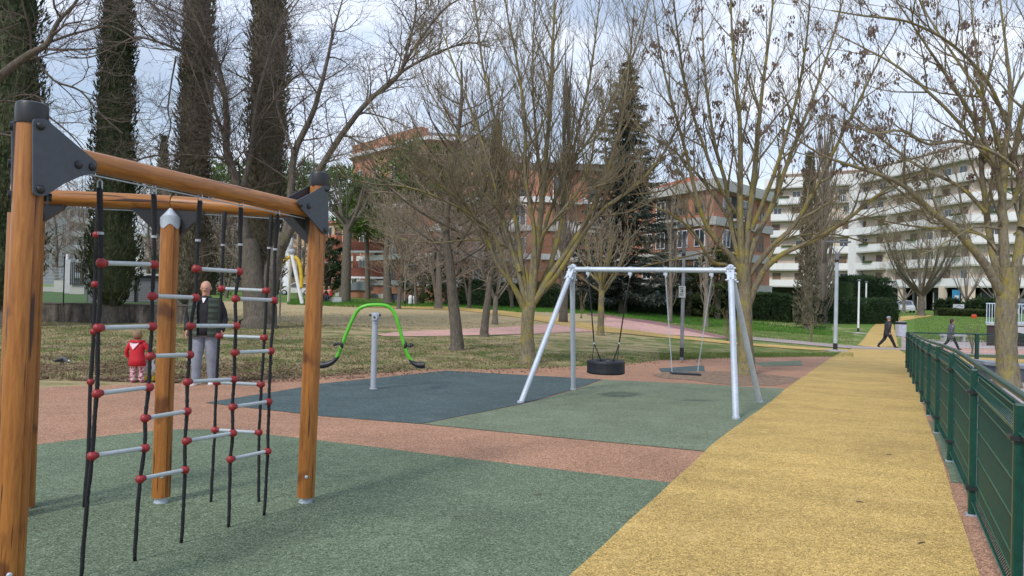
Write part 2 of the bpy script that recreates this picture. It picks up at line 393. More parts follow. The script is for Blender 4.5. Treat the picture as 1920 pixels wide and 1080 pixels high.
patch('court_pavement', [(.5*-4+.82, -4), (.5*22+.82, 22), G(1700, 672).to_2d(), G(1700, 636).to_2d(), G(1950, 640).to_2d(), V(60, 36), V(60, -4)], .012, M_paver, True, .05)
patch('court_yellow_strip', [(1760, 668), (1960, 676), (1960, 690), (1780, 682)], .02, M_yellow)
patch('court_pink_strip', [(1715, 650), (1960, 657), (1960, 666), (1720, 660)], .02, M_pink)
patch('court_grass_strip', [(1720, 664), (1960, 667), (1960, 675), (1755, 668)], .024, mat('grass_strip', (.06, .09, .02), .95))
# ------------------------------------------------------------------ climbing frame
cf0 = G(450, 1000)
CFm = thing('timber_climber', 'honey coloured round timber climbing frame with charcoal corner plates and hanging rope ladders', 'climbing frame', cf0)
def rot2(v, a): return V(v.x*math.cos(a)-v.y*math.sin(a), v.x*math.sin(a)+v.y*math.cos(a), 0)
def post(p_top, p_bot, r, cap=True, seed=1., capm=None):
    a = Vector(p_bot); b = Vector(p_top); d = (b-a).normalized()
    ft = MB(); ft.cyl(V(a.x, a.y, zf(a.x, a.y)+.01), a+V(0, 0, .05), r*.72, 14); ft.lathe(V(a.x, a.y, .012), [(r*.8, 0), (r*.8, .012), (r*.5, .014)], 14)
    m = MB(); n = 14; m.tube([a+(b-a)*(i/n) for i in range(n+1)], r, 28, lp=True, seed=seed)
    tocam = (CAM-a); tocam.z = 0; tocam.normalize(); gd = rot2(tocam, R(38 if a.x < -2 else -42))
    for i in range(n+1):
        c_ = a+(b-a)*(i/n); best = max(range(28), key=lambda k: (Vector(m.v[i*28+k])-c_).dot(gd)); q_ = Vector(m.v[i*28+best]); m.v[i*28+best] = tuple(q_.lerp(c_, .22))
    o = m.build('post', M_wood, CFm, smooth=40)
    ft.build('post_foot', M_galv, o, smooth=40)
    if cap:
        c = MB(); c.lathe(b-d*.085, [(r*1.07, 0), (r*1.1, .005), (r*1.1, .086), (r*1.05, .097), (r*.9, .102)], 28, d); c.build('post_cap', M_black, o, smooth=40)
    for k in (0.16,):
        bl = MB(); q = a+d*k; nn = (CAM-q); nn.z = 0; nn.normalize(); bl.lathe(q+nn*(r-.004), [(.013, 0), (.013, .006), (.007, .010)], 8, nn); bl.build('screw', M_galv, o)
    return o
def pz(px, py, Y): return P(px, py, Y)
d1, d2, d3, d4 = 3.5, 5.55, 5.46, 5.25
P1b = V(P(20, 1080, d1).x-.01, d1, .09); P1t = P(61, 200, d1)
P2b = P(573, 931, d2); P2t = P(599, 328, d2)
P3b = P(302, 931, d3); P3t = P(319, 420, d3)
P4t = P(65, 392, d4); P4b = P(45, 950, d4); P5t = P(36, 400, 5.0); P5b = P(12, 960, 5.0)
r1 = .066
post(P1t, P1b, r1*.95, True, 1.3); post(P2t, P2b, r1*.97, True, 4.7); p3 = post(P3t, P3b, r1*.97, False, 7.9)
post(P4t, P4b, r1, False, 11.); post(P5t, P5b, r1, False, 13.)
# pointed steel cap of the middle post
def ptcap(base, r):
    m = MB(); n = 24; vs = []; fs = []
    fr = (CAM-base); fr.z = 0; fr.normalize(); sd = fr.cross(V(0, 0, 1))
    for k in range(n):
        a = 2*math.pi*k/n; vs.append(base+fr*(math.cos(a)*r)+sd*(math.sin(a)*r)+V(0, 0, .018*math.cos(4*a)))
    for k in range(n):
        a = 2*math.pi*k/n; vs.append(base+fr*(math.cos(a)*r)+sd*(math.sin(a)*r)+V(0, 0, .06+.02*math.cos(a)))
    for k in range(n):
        a = 2*math.pi*k/n; vs.append(base+fr*(math.cos(a)*r*.35)+sd*(math.sin(a)*r*.2)+V(0, 0, .125+.01*math.cos(a)))
    for j in (0, 1): fs += [(j*n+k, j*n+(k+1) % n, (j+1)*n+(k+1) % n, (j+1)*n+k) for k in range(n)]
    fs.append(tuple(2*n+k for k in range(n))); m.add(vs, fs); return m
ptcap(P3t-V(0, 0, .02), r1*1.03).build('steel_cap', M_galv, p3, smooth=35)
def beam(a, b, r, seed):
    m = MB(); n = 12; m.tube([a+(b-a)*(i/n) for i in range(n+1)], r, 26, lp=True, seed=seed); o = m.build('beam', M_wood, CFm, smooth=40)
    return o
b12a = P1t+(P2t-P1t)*0.0; hB = 2.2
B1 = V(-2.25, 3.5, 2.21); B1.x = P(62, 290, 3.5).x; B2 = P(596, 398, d2)
B1.z = P(62, 279, 3.5).z
bo = beam(B1, B2, .0535, 21.)
B3 = P(320, 381, d3+.05); B4 = P(66, 369, d4)
bo2 = beam(B3, B4, .056, 25.); bo3 = beam(B2+V(0, .02, -.005), B3+V(.02, 0, 0), .055, 29.)
bo4 = beam(B1+V(0, 0, -.01), V(P5t.x, P5t.y, B1.z), .056, 31.)
# thin wire guides beneath the beams, with rope bolts
def guide(a, b, parent):
    g = MB(); dn = V(0, 0, -.066); g.tube([a+dn, b+dn], .004, 6); g.build('wire_rail', M_galv, parent)
guide(B1+(B2-B1)*.05, B1+(B2-B1)*.93, bo)
guide(B4+(B3-B4)*.1, B4+(B3-B4)*.9, bo2); guide(B3+(B2-B3)*.2, B3+(B2-B3)*.8, bo3)
def plate(corners, off, bolts, parent=CFm, th=.008):
    a, b, c = corners[0], corners[1], corners[2]; nr = (b-a).cross(c-a).normalized()
    if nr.dot(CAM-a) < 0: nr = -nr
    m = MB(); m.prism([p+nr*off for p in corners], nr, th); o = m.build('corner_plate', M_plate, parent)
    for q in bolts:
        bm_ = MB(); q = q+nr*(off+th/2); bm_.lathe(q, [(.020, 0), (.021, .004), (.017, .010), (.008, .016)], 14, nr); bm_.build('bolt', M_black, o, smooth=50)
    return o
def rounded(pts, rr=.02, n=4):
    out = []; k = len(pts)
    for i in range(k):
        a, b, c = pts[i-1], pts[i], pts[(i+1) % k]; d1_ = (a-b); d2_ = (c-b); r = min(rr, d1_.length*.4, d2_.length*.4)
        s = b+d1_.normalized()*r; e = b+d2_.normalized()*r
        for j in range(n+1):
            t = j/n; out.append(s*(1-t)**2+b*2*t*(1-t)+e*t*t)
    return out
# plate at P1: vertical plane through posts 1 and 2, drawn in (along, height)
al = (V(B2.x, B2.y, 0)-V(B1.x, B1.y, 0)).normalized()
def pk(px, py, org=None):             # pixel -> point on the vertical plane holding beam 1-2, shifted towards the camera by a radius
    nr = V(al.y, -al.x, 0)
    if nr.dot(V(CAM.x-B1.x, CAM.y-B1.y, 0)) < 0: nr = -nr
    o = B1+nr*.068; r = ray(px, py); t = (o-CAM).dot(nr)/r.dot(nr); return CAM+r*t
plate(rounded([pk(61, 222), pk(84, 222), pk(182, 305), pk(180, 325), pk(152, 330), pk(118, 345), pk(84, 368), pk(61, 366)], .02), 0,
      [pk(75, 236), pk(146, 309), pk(172, 313), pk(75, 355)])
plate(rounded([pk(614, 346), pk(605, 349), pk(585, 361), pk(556, 376), pk(560, 386), pk(608, 440), pk(616, 438)], .018), 0,
      [pk(612, 355), pk(563, 384), pk(578, 387), pk(609, 432)])
# same plates on the rear side of the beam
nrb = V(al.y, -al.x, 0)
if nrb.dot(CAM-B1) < 0: nrb = -nrb
sh = nrb*-.14
plate(rounded([pk(61, 222)+sh, pk(84, 222)+sh, pk(182, 305)+sh, pk(180, 325)+sh, pk(118, 345)+sh, pk(84, 368)+sh, pk(61, 366)+sh], .02), 0, [])
plate(rounded([pk(614, 346)+sh, pk(605, 349)+sh, pk(556, 376)+sh, pk(560, 386)+sh, pk(608, 440)+sh, pk(616, 438)+sh], .018), 0, [])
# edge-on plate on the outer side of post 1
ed = V(P5t.x-P1t.x, P5t.y-P1t.y, 0).normalized(); en = V(-ed.y, ed.x, 0)
def sideplate(c, s):
    q = [c+en*s+ed*.0+V(0, 0, .12), c+en*s+ed*.28+V(0, 0, -.02), c+en*s+ed*.28+V(0, 0, -.12), c+en*s+V(0, 0, -.28)]
    m = MB(); m.prism(q, en, .008); o = m.build('corner_plate', M_plate, CFm)
    for b in (q[0]+V(0, 0, -.04)+ed*.03, q[1]+V(0, 0, -.05)-ed*.03, q[3]+V(0, 0, .04)+ed*.03, q[1]-ed*.07+V(0, 0, -.05)):
        bb = MB(); bb.lathe(b, [(.02, -.018), (.02, .018)], 12, en); bb.build('bolt', M_black, o)
sp1 = V(P1t.x, P1t.y, B1.z+.02)
for s in (-.07, .07): sideplate(sp1, s)
# dark gussets under the rear beams
def gusset(corner, along, drop=.26, run=.26, sgn=1):
    a = corner; q = [a, a+along*run, a+along*run*.9+V(0, 0, -.03), a+V(0, 0, -drop)]
    m = MB(); nn = along.cross(V(0, 0, 1)); m.prism(rounded(q, .015), nn, .05); m.build('corner_plate', M_black, CFm)
e34 = (B3-B4).normalized(); e32 = (B2-B3).normalized()
gusset(B4+V(0, 0, -.05), e34, .17, .2); gusset(B3+V(0, 0, -.05), -e34); gusset(B3+V(0, 0, -.05), e32); gusset(B2+V(0, 0, -.05)-e32*.0, -e32)
# ------------------------------------------------------------------ rope ladders
def rope_pts(knots, Yt, Yb, wob=.0022, seed=0):
    pts = []; rr = random.Random(seed); ys = [k[1] for k in knots]; y0, y1 = ys[0], ys[-1]
    n = 26
    for i in range(n+1):
        y = y0+(y1-y0)*i/n
        for (xa, ya), (xb, yb) in zip(knots, knots[1:]):
            if ya <= y <= yb: x = xa+(xb-xa)*(y-ya)/(yb-ya); break
        t = (y-y0)/(y1-y0); Y = Yt+(Yb-Yt)*t
        q = P(x, y, Y); q.x += rr.uniform(-wob, wob); pts.append(q)
    return pts
ROPES = {'A': ([(187, 352), (190, 493), (184, 615), (182, 738), (172, 855), (162, 960), (151, 1092)], 3.84, 3.98),
         'B': ([(289, 364), (289, 496), (285, 555), (286, 612), (281, 668), (280, 726), (272, 784), (272, 840), (262, 898), (252, 1056)], 4.16, 4.29),
         'C': ([(375, 376), (368, 504), (367, 558), (357, 611), (356, 665), (351, 716), (351, 771), (347, 827), (347, 882), (340, 1023)], 4.46, 4.61),
         'D': ([(452, 389), (449, 509), (441, 560), (443, 611), (440, 661), (439, 711), (436, 763), (437, 812), (432, 861), (428, 993)], 4.79, 4.93),
         'E': ([(521, 402), (515, 480), (515, 563), (508, 658), (504, 753), (502, 846), (495, 970)], 5.12, 5.2),
         'F': ([(421, 396), (415, 541), (411, 630), (406, 717), (403, 806), (395, 946)], 5.5, 5.5),
         'G': ([(509, 402), (500, 545), (496, 633), (490, 721), (486, 811), (485, 948)], 5.52, 5.53),
         'H': ([(183, 384), (181, 440), (178, 533), (176, 622), (170, 716), (165, 860), (158, 950)], 5.3, 5.3)}
def ropeat(k, px, py):
    kn, Yt, Yb = ROPES[k]; t = (py-kn[0][1])/(kn[-1][1]-kn[0][1]); return P(px, py, Yt+(Yb-Yt)*t)
def net(label, keys, rungs, rb=.026, base=None):
    o0 = G(ROPES[keys[0]][0][-1][0], min(1070, ROPES[keys[0]][0][-1][1])); root = thing('rope_ladder', label, 'rope ladder', o0)
    for i, k in enumerate(keys):
        kn, Yt, Yb = ROPES[k]; pts = rope_pts(kn, Yt, Yb, seed=i+ord(k)); pts[-1].z = .012
        rr = random.Random(i); rad = [.0105+.0012*math.sin(j*2.4) for j in range(len(pts))]
        rad[0] = rad[1] = rad[2] = .0145
        # a second strand twisted round the first
        m = MB(); m.tube(pts, rad, 8)
        fine = []
        for a, b in zip(pts, pts[1:]):
            for j in range(4): fine.append(a+(b-a)*(j/4))
        for s in (0, math.pi):
            m.tube([q+V(math.cos(j*1.1+s), math.sin(j*1.1+s), 0)*.007 for j, q in enumerate(fine)], .0055, 5)
        ro = m.build('rope', M_rope, root, smooth=True)
        sk = MB(); t = pts[0]; sk.tube([t+V(0, 0, .045), t+V(.012, 0, .03), t+V(.012, 0, -.005), t+V(0, 0, -.02), t+V(-.012, 0, -.005), t+V(-.012, 0, .03), t+V(0, 0, .045)], .004, 6)
        sk.build('shackle', M_galv, ro, smooth=True)
        fr = MB(); q = pts[3]; fr.cyl(q+V(0, 0, .007), q-V(0, 0, .007), .0155, 8); fr.build('ferrule', M_polegrey, ro, smooth=40)
    for (ka, xa, ya, kb, xb, yb) in rungs:
        a = ropeat(ka, xa, ya); b = ropeat(kb, xb, yb)
        m = MB(); m.tube([a, b], .0125, 14); ru = m.build('rung', M_rung, root, smooth=40)
        for q, s in ((a, 1), (b, -1)):
            m = MB(); m.ball(q, rb, 18, rings=12); dd = (b-a).normalized()*s; m.cyl(q+dd*.012, q+dd*.030, .0185, 16, r2=.0165); m.build('rung_end', M_red, ru, smooth=True)
    return root
net('black rope ladder of staggered grey rungs hanging below the sloping front beam', 'ABCDE', [
    ('A', 190, 493, 'B', 289, 496), ('A', 184, 615, 'B', 286, 612), ('A', 182, 738, 'B', 280, 726), ('A', 173, 855, 'B', 272, 840),
    ('B', 285, 555, 'C', 367, 558), ('B', 281, 668, 'C', 356, 665), ('B', 272, 784, 'C', 351, 771), ('B', 263, 898, 'C', 347, 881),
    ('C', 368, 504, 'D', 449, 509), ('C', 357, 611, 'D', 443, 611), ('C', 351, 716, 'D', 439, 711), ('C', 349, 827, 'D', 437, 812),
    ('D', 441, 560, 'E', 514, 563), ('D', 440, 661, 'E', 508, 658), ('D', 436, 763, 'E', 504, 753), ('D', 432, 861, 'E', 502, 846)])
net('smaller rope ladder with four level grey rungs hanging behind, near the far timber post', 'FG', [
    ('F', 415, 541, 'G', 500, 545), ('F', 411, 630, 'G', 496, 633), ('F', 406, 717, 'G', 490, 721), ('F', 403, 806, 'G', 486, 811)])
kn, Yt, Yb = ROPES['H']; hp = rope_pts(kn, Yt, Yb, seed=9); hp[-1].z = .012
hr = thing('climbing_rope', 'black hanging rope with four red balls and no rungs, just behind the leftmost rope', 'climbing rope', V(hp[-1].x, hp[-1].y, 0))
m = MB(); m.tube(hp, .013, 8); m.build('rope', M_rope, hr, smooth=True)
for k in kn[1:5]:
    m = MB(); m.ball(P(k[0], k[1], 5.3), .026, 16, rings=10); m.build('rope_ball', M_red, hr, smooth=True)

# ------------------------------------------------------------------ see-saw
sp = G(700, 731); SY = sp.y
ss = thing('seesaw', 'lime green arched seesaw on a single grey post with black seats', 'seesaw', sp)
m = MB(); m.cyl(V(sp.x, sp.y, sp.z+.015), P(703, 603, SY), .052, 20); po = m.build('post', M_polegrey, ss, smooth=40)
m = MB(); m.lathe(V(sp.x, sp.y, sp.z+.016), [(.075, 0), (.075, .008), (.055, .012)], 18); m.build('base_flange', M_polegrey, po)
hb = MB(); q = P(704, 604, SY); hb.lathe(q, [(.062, -.02), (.062, .0), (.05, .004), (.05, .02), (.065, .024), (.07, .08), (.07, .14), (.058, .16)], 18)
hb.cyl(q+V(-.0, -.11, .09), q+V(0, .1, .09), .052, 18); hb.box(q+V(0, 0, .13), (.15, .10, .09))
ho = hb.build('pivot_head', M_polegrey, ss, smooth=40)
hb = MB()
for dx in (-.085, .085): hb.cyl(q+V(dx, -.03, .125), q+V(dx, -.07, .125), .02, 10)
hb.cyl(q+V(0, -.11, .09), q+V(0, -.122, .09), .018, 10)
hb.build('bolt', M_black, ho, smooth=40)
def smooth_pts(pts, n=6):
    out = []; pts = [Vector(p) for p in pts]; k = len(pts)
    for i in range(k-1):
        p0 = pts[max(i-1, 0)]; p1 = pts[i]; p2 = pts[i+1]; p3 = pts[min(i+2, k-1)]
        for j in range(n):
            t = j/n; out.append(.5*((2*p1)+(p2-p0)*t+(2*p0-5*p1+4*p2-p3)*t*t+(3*p1-p0-3*p2+p3)*t**3))
    out.append(pts[-1]); return out
arm = [(611, 684), (625, 678), (634, 665), (646, 634), (659, 603), (670, 583), (681, 575), (696, 572), (716, 572), (730, 576), (740, 588), (748, 612), (757, 643), (766, 668), (777, 682), (787, 688)]
m = MB(); m.tube(smooth_pts([P(x, y, SY) for x, y in arm], 5), .032, 14); ao = m.build('swing_arm', M_lime, ss, smooth=True)
for side, pts in ((-1, [(634, 668), (626, 678), (615, 684), (604, 686), (592, 687)]), (1, [(768, 674), (774, 681), (782, 685), (790, 686), (796, 685)])):
    c = smooth_pts([P(x, y, SY) for x, y in pts], 4); n = len(c)
    m = MB(); m.tube([q+V(0, 0, .012) for q in c], [.028+.030*min(1, i/n*1.6) for i in range(n)], 14)
    m.build('seat', M_black, ss, smooth=50)
for hx, hy, s in ((641, 646, -1), (760, 648, 1)):
    a = P(hx, hy, SY); e = P(hx+s*7, hy+3, SY); hd = MB(); hd.ball(a, .045, 12, (.8, 1, 1.7)); e1 = a+V(s*.10, 0, .0)
    hd.cyl(a, e1, .014, 8); hd.cyl(e1+V(0, -.13, .005), e1+V(0, .13, .005), .016, 10); hd.ball(e1+V(0, -.13, .005), .03, 10); hd.ball(e1+V(0, .13, .005), .03, 10)
    hd.build('handlebar', M_black, ss, smooth=True)

# ------------------------------------------------------------------ swing frame
LT = P(1073, 505, 13.3); RT = P(1370, 507, 12.0)
fL1, fL2, fR1, fR2 = G(976, 757), G(1075, 732), G(1380, 788), G(1425, 756)
sw = thing('swing_set', 'galvanised steel A-frame swing set with two swings hanging from its crossbar', 'swing frame', V((fL1.x+fR1.x)/2, (fL1.y+fR1.y)/2, zf(4, 12)))
m = MB(); m.tube([LT, RT], .045, 18); xb = m.build('crossbar', M_galv, sw, smooth=40)
top = {}
for i, (t, f) in enumerate(((LT, fL1), (LT, fL2), (RT, fR1), (RT, fR2))):
    d = (t-f).normalized(); ln = (t-f).length
    m = MB(); m.tube([f-d*.02, f+d*(ln+(.09 if i % 2 == 0 else .0))], .045 if i != 2 else .047, 18); lg = m.build('leg', M_galv, sw, smooth=40)
    m = MB(); e = f+d*(ln+.05)
    cdir = (RT-LT).normalized(); ff = d.cross(cdir).normalized()
    m.bar(f+d*(ln-.22), f+d*(ln+.06), .11, .085, up=ff)
    for u in (-.2, -.06, .04):
        for s in (-1, 1): m.cyl(f+d*(ln+u)+ff*.075*s, f+d*(ln+u)-ff*.02*s, .014, 8)
        m.cyl(f+d*(ln+u)+cdir*.085, f+d*(ln+u)-cdir*.085, .014, 8)
    m.build('bracket', M_galv, lg, smooth=40)
    m = MB(); m.lathe(V(f.x, f.y, f.z+.014), [(.058, 0), (.058, .03), (.048, .034)], 14); m.build('foot_collar', M_galv, lg, smooth=40)
cd = (RT-LT); CL = cd.length; cdn = cd.normalized()
def onbar(px):
    a = (px-1073)/(1370-1073); best = min(range(0, 201), key=lambda i: abs(pxof(LT+cd*(i/200))-px)); return LT+cd*(best/200)
def pxof(p):
    q = p-CAM; return 960+F*q.dot(_rt)/q.dot(_fw)
hang = []
for px in (1103, 1182, 1249, 1334):
    p = onbar(px); hang.append(p); m = MB(); m.tube([p-cdn*.03, p+cdn*.03], .052, 16); m.box(p+V(0, 0, -.065), (.06, .05, .05), math.atan2(cdn.y, cdn.x)); m.cyl(p+V(0, -.03, -.10), p+V(0, .03, -.10), .018, 10)
    m.cyl(p+V(0, 0, -.07), p+V(0, 0, -.14), .012, 8); m.build('hanger', M_galv, xb, smooth=40)
def chain(m, a, b, r=.0032, link=.042, wd=.009):
    a = Vector(a); b = Vector(b); d = (b-a); ln = d.length; d = d/ln; n = int(ln/(link*.72)); s1 = d.cross(V(.9, .4, .1)).normalized(); s2 = d.cross(s1)
    for i in range(n):
        c = a+d*((i+.5)*ln/n); s = s1 if i % 2 else s2; h = link/2
        lp = [c+d*(h*math.cos(t))+s*(wd*math.sin(t)) for t in [k*math.pi/4 for k in range(9)]]
        m.tube(lp, r, 4, caps=False)
# tyre swing
Yt_ = (hang[0].y+hang[1].y)/2; tcn = P(1136, 688, Yt_)
ts = thing('tyre_swing', 'black rubber tyre swing lying flat on two ropes, left of the chain swing', 'tyre swing', V(tcn.x, tcn.y, zf(tcn.x, tcn.y)))
m = MB(); prof = []
Ro, Ri, H = .335, .17, .115
for k in range(28):
    a = 2*math.pi*k/28; ca, sa = math.cos(a), math.sin(a); e = .38
    x = (Ro+Ri)/2+(Ro-Ri)/2*math.copysign(abs(ca)**e, ca); z = H*math.copysign(abs(sa)**e, sa)
    prof.append((x, z))
n = 72; vs = []; fs = []
for j in range(n):
    a = 2*math.pi*j/n
    for (r, z) in prof:
        rr_ = r-(.008 if (r > Ro-.01 and (j % 3 == 0 or abs(z) < .012 or abs(abs(z)-.06) < .012)) else 0)
        vs.append(tcn+V(rr_*math.cos(a), rr_*math.sin(a), z))
k = len(prof)
for j in range(n):
    for i in range(k): fs.append((j*k+i, ((j+1) % n)*k+i, ((j+1) % n)*k+(i+1) % k, j*k+(i+1) % k))
m.add(vs, fs); m.build('tyre', mat('tyre_rubber', (.009, .011, .016), .5, var=.3, scale=14), ts, smooth=35)
for i, (h, s) in enumerate(((hang[0], -1), (hang[1], 1))):
    j0 = P(1114 if i == 0 else 1161, 644, Yt_); m = MB(); m.tube([h+V(0, 0, -.13), h*.6+j0*.4, j0], .011, 8); r_ = m.build('rope', M_rope, ts, smooth=True)
    m = MB()
    for a in (-1, 1):
        e = tcn+V(s*(.10 if a < 0 else .22), a*.17, H*.9); m.tube([j0, e], .011 if a < 0 else .006, 6)
    m.build('lower_rope', M_rope, r_, smooth=True)
    m = MB(); m.cyl(j0+V(0, 0, .02), j0-V(0, 0, .015), .017, 8); m.build('coupling', M_galv, r_)
# chain swing
ys = (hang[2].y+hang[3].y)/2; sc_ = P(1285, 702, ys)
cs = thing('chain_swing', 'flat black swing seat on two steel chains, right of the tyre', 'swing', V(sc_.x, sc_.y, zf(sc_.x, sc_.y)))
sl, sr = P(1257, 699, ys), P(1313, 702, ys); m = MB(); ex = (sr-sl).normalized()
m.box((sl+sr)/2, ((sr-sl).length, .18, .035), ax=(ex, V(0, 1, 0), ex.cross(V(0, 1, 0)))); so = m.build('seat', M_black, cs)
bv = so.modifiers.new('bevel', 'BEVEL'); bv.width = .012; bv.segments = 2
for h, e, px in ((hang[2], sl, 1260), (hang[3], sr, 1308)):
    m = MB(); chain(m, h+V(0, 0, -.13), P(px, 697, ys)); m.build('chain', M_galv, cs, smooth=True)

# ------------------------------------------------------------------ green mesh fence
PITCH = 2.125; fd = V(.5, 1, 0).normalized(); fn = V(-fd.y, fd.x, 0)   # fn points to the path
fpts = []
y = 22.7
while y > 1: fpts.append(V(.5*y+.71, y, zf(.5*y+.71, y))); y -= 1.9
fr = thing('mesh_fence', 'dark green welded mesh fence with top rail running along the yellow footpath', 'fence', fpts[5])
FH = 1.1
def mesh_panel(a, b, name_parent, dense=.04, folds=(.12, .97), bulge=.03, wr=.0038, side=fn):
    m = MB(); d = V(b.x-a.x, b.y-a.y, 0); ln = d.length; n = int(ln/dense)
    def off(h):
        o = 0
        for f in folds:
            o = max(o, bulge*(1-abs(h-f)/.045)) if abs(h-f) < .045 else o
        return o
    hs = [.04]
    for f in folds: hs += [f-.045, f, f+.045]
    hs.append(FH-.03)
    for i in range(1, n):
        t = i/n; p = a.lerp(b, t); m.tube([p+V(0, 0, h)+side*off(h) for h in hs], wr, 4, caps=False, ph=.78)
    m.cur = 1; hh = .06
    while hh < FH-.02:
        m.tube([a+V(0, 0, hh)+side*(off(hh)+.004), b+V(0, 0, hh)+side*(off(hh)+.004)], .0042, 4, ph=.78)
        hh += .2
    for f in folds:
        for q in (-.045, 0, .045):
            m.tube([a+V(0, 0, f+q)+side*(off(f+q)+.004), b+V(0, 0, f+q)+side*(off(f+q)+.004)], .0031, 4, ph=.78)
    return m.build('mesh_panel', [M_fence, mat('catchlight_green_wire', (.03, .16, .11), .3)], name_parent)  # horizontal wires get a lighter green: the light they catch, put into the colour
for p, q in zip(fpts, fpts[1:]): mesh_panel(p, q, fr)
for i, p in enumerate(fpts):
    m = MB(); m.box(p+V(0, 0, (FH+.01)/2)+fn*.028, (.05, .05, FH+.01), math.atan2(fd.y, fd.x)); po = m.build('fence_post', M_fence, fr)
    bv = po.modifiers.new('bevel', 'BEVEL'); bv.width = .008; bv.segments = 2
    for h in (.22, .94):
        m = MB(); m.box(p+V(0, 0, h)+fn*.035, (.10, .075, .022), math.atan2(fd.y, fd.x)); m.build('clamp', M_black, po)
    m = MB(); m.box(p+fn*.03+V(0, 0, .02), (.085, .075, .012), math.atan2(fd.y, fd.x)); m.build('base_plate', M_polegrey, po)
m = MB(); rl = [p+V(0, 0, FH+.015)-fn*.03 for p in fpts]; m.tube(rl, .022, 12); m.build('top_rail', mat('olive_rail_paint', (.022, .07, .05), .35, var=.2, scale=10), fr, smooth=40)
m = MB(); m.tube([p-V(0, 0, .0)+V(0, 0, FH-.035)-fn*.02 for p in fpts], .012, 8); m.build('lower_rail', M_fence, fr, smooth=40)
c0 = fpts[0]; c1 = W(1832, c0.y-.05); c2 = V(c1.x*2-c0.x, c1.y-.1, zf(c1.x+2, c1.y)); c3 = V(c1.x*3-2*c0.x, c1.y-.2, zf(c1.x+4, c1.y))
f2 = thing('mesh_fence', 'short see-through green mesh fence joining the corner and running off to the right', 'fence', c1)
sd2 = V(0, -1, 0)
for p, q in ((c0, c1), (c1, c2), (c2, c3)): mesh_panel(p+V(.06, 0, 0), q, f2, side=sd2, bulge=.01, wr=.0025)
for p in (c1, c2, c3):
    m = MB(); m.box(p+V(0, -.03, FH/2), (.10 if p is c1 else .06, .06, FH+.02)); m.build('fence_post', M_fence, f2)
m = MB(); m.tube([p+V(0, 0, FH) for p in (c0, c1, c2, c3)], .02, 8); m.build('top_rail', M_fence, f2, smooth=40)
# ------------------------------------------------------------------ vegetation
def bark_mat(name, dark, light, moss, mossamt, sc_=1.):
    m, nt, b = _base(name); vec = worldco(nt)
    f = nz(nt, vec, 9*sc_, 6, .7, .3, (2.2, 2.2, .6)); c = ramp(nt, f, [(.3, dark), (.7, light)])
    g = nz(nt, vec, 2.6, 5, .7); c = mixc(nt, ramp(nt, g, [(.62-mossamt*.3, (0, 0, 0)), (.74-mossamt*.2, (.85, .85, .85))]), c, moss)
    sp = nz(nt, vec, 30, 3, .6); c = mixc(nt, ramp(nt, sp, [(.63, (0, 0, 0)), (.7, (.55, .55, .55))]), c, [min(1, q*1.7+.03) for q in light])
    nt.links.new(c, b.inputs['Base Color']); b.inputs['Roughness'].default_value = .9; b.inputs['Specular IOR Level'].default_value = .2
    bump(nt, b, f, .9, .03); return m
B_ash = bark_mat('ash_bark', (.105, .09, .06), (.27, .235, .16), (.29, .245, .05), .5)
B_dark = bark_mat('dark_bark', (.065, .056, .047), (.19, .165, .135), (.10, .10, .045), .15)
B_grey = bark_mat('grey_bark', (.11, .095, .08), (.27, .235, .195), (.19, .17, .07), .1)
B_twig = mat('ash_twigs', (.20, .17, .11), .9, var=.35, scale=1.5, spec=.1)
B_twigd = mat('dark_twigs', (.14, .115, .098), .9, var=.3, scale=1.5, spec=.1)
B_twigp = mat('reddish_twigs', (.32, .245, .21), .9, var=.3, scale=1.5, spec=.1)
B_twigg = mat('pale_twigs', (.30, .25, .185), .9, var=.3, scale=1.5, spec=.1)
B_seed = mat('dry_seed', (.155, .115, .095), .9, var=.4, scale=7, spec=.1)
def leafmat(name, a, b_, scale=1.2):
    m, nt, b = _base(name); vec = worldco(nt)
    f = nz(nt, vec, scale, 4, .7); g = nz(nt, vec, scale*9, 3, .7)
    c = ramp(nt, f, [(.3, a), (.7, b_)]); c = mixc(nt, 1, c, ramp(nt, g, [(.3, (.55, .55, .55)), (.7, (1.4, 1.4, 1.4))]), 'MULTIPLY')
    nt.links.new(c, b.inputs['Base Color']); b.inputs['Roughness'].default_value = .8; b.inputs['Specular IOR Level'].default_value = .2
    return m
L_cyp = leafmat('cypress_foliage', (.030, .048, .020), (.095, .105, .055), .8)
L_cypb = leafmat('brownish_cypress_foliage', (.075, .074, .048), (.19, .165, .115))
L_pine = leafmat('pine_foliage', (.06, .11, .026), (.13, .20, .05), .5)
L_fir = leafmat('fir_foliage', (.036, .048, .040), (.09, .11, .09), .7)
L_hedge = leafmat('hedge_foliage', (.018, .040, .016), (.042, .075, .028), .8)
L_shrub = leafmat('shrub_foliage', (.035, .055, .02), (.08, .10, .035), .8)

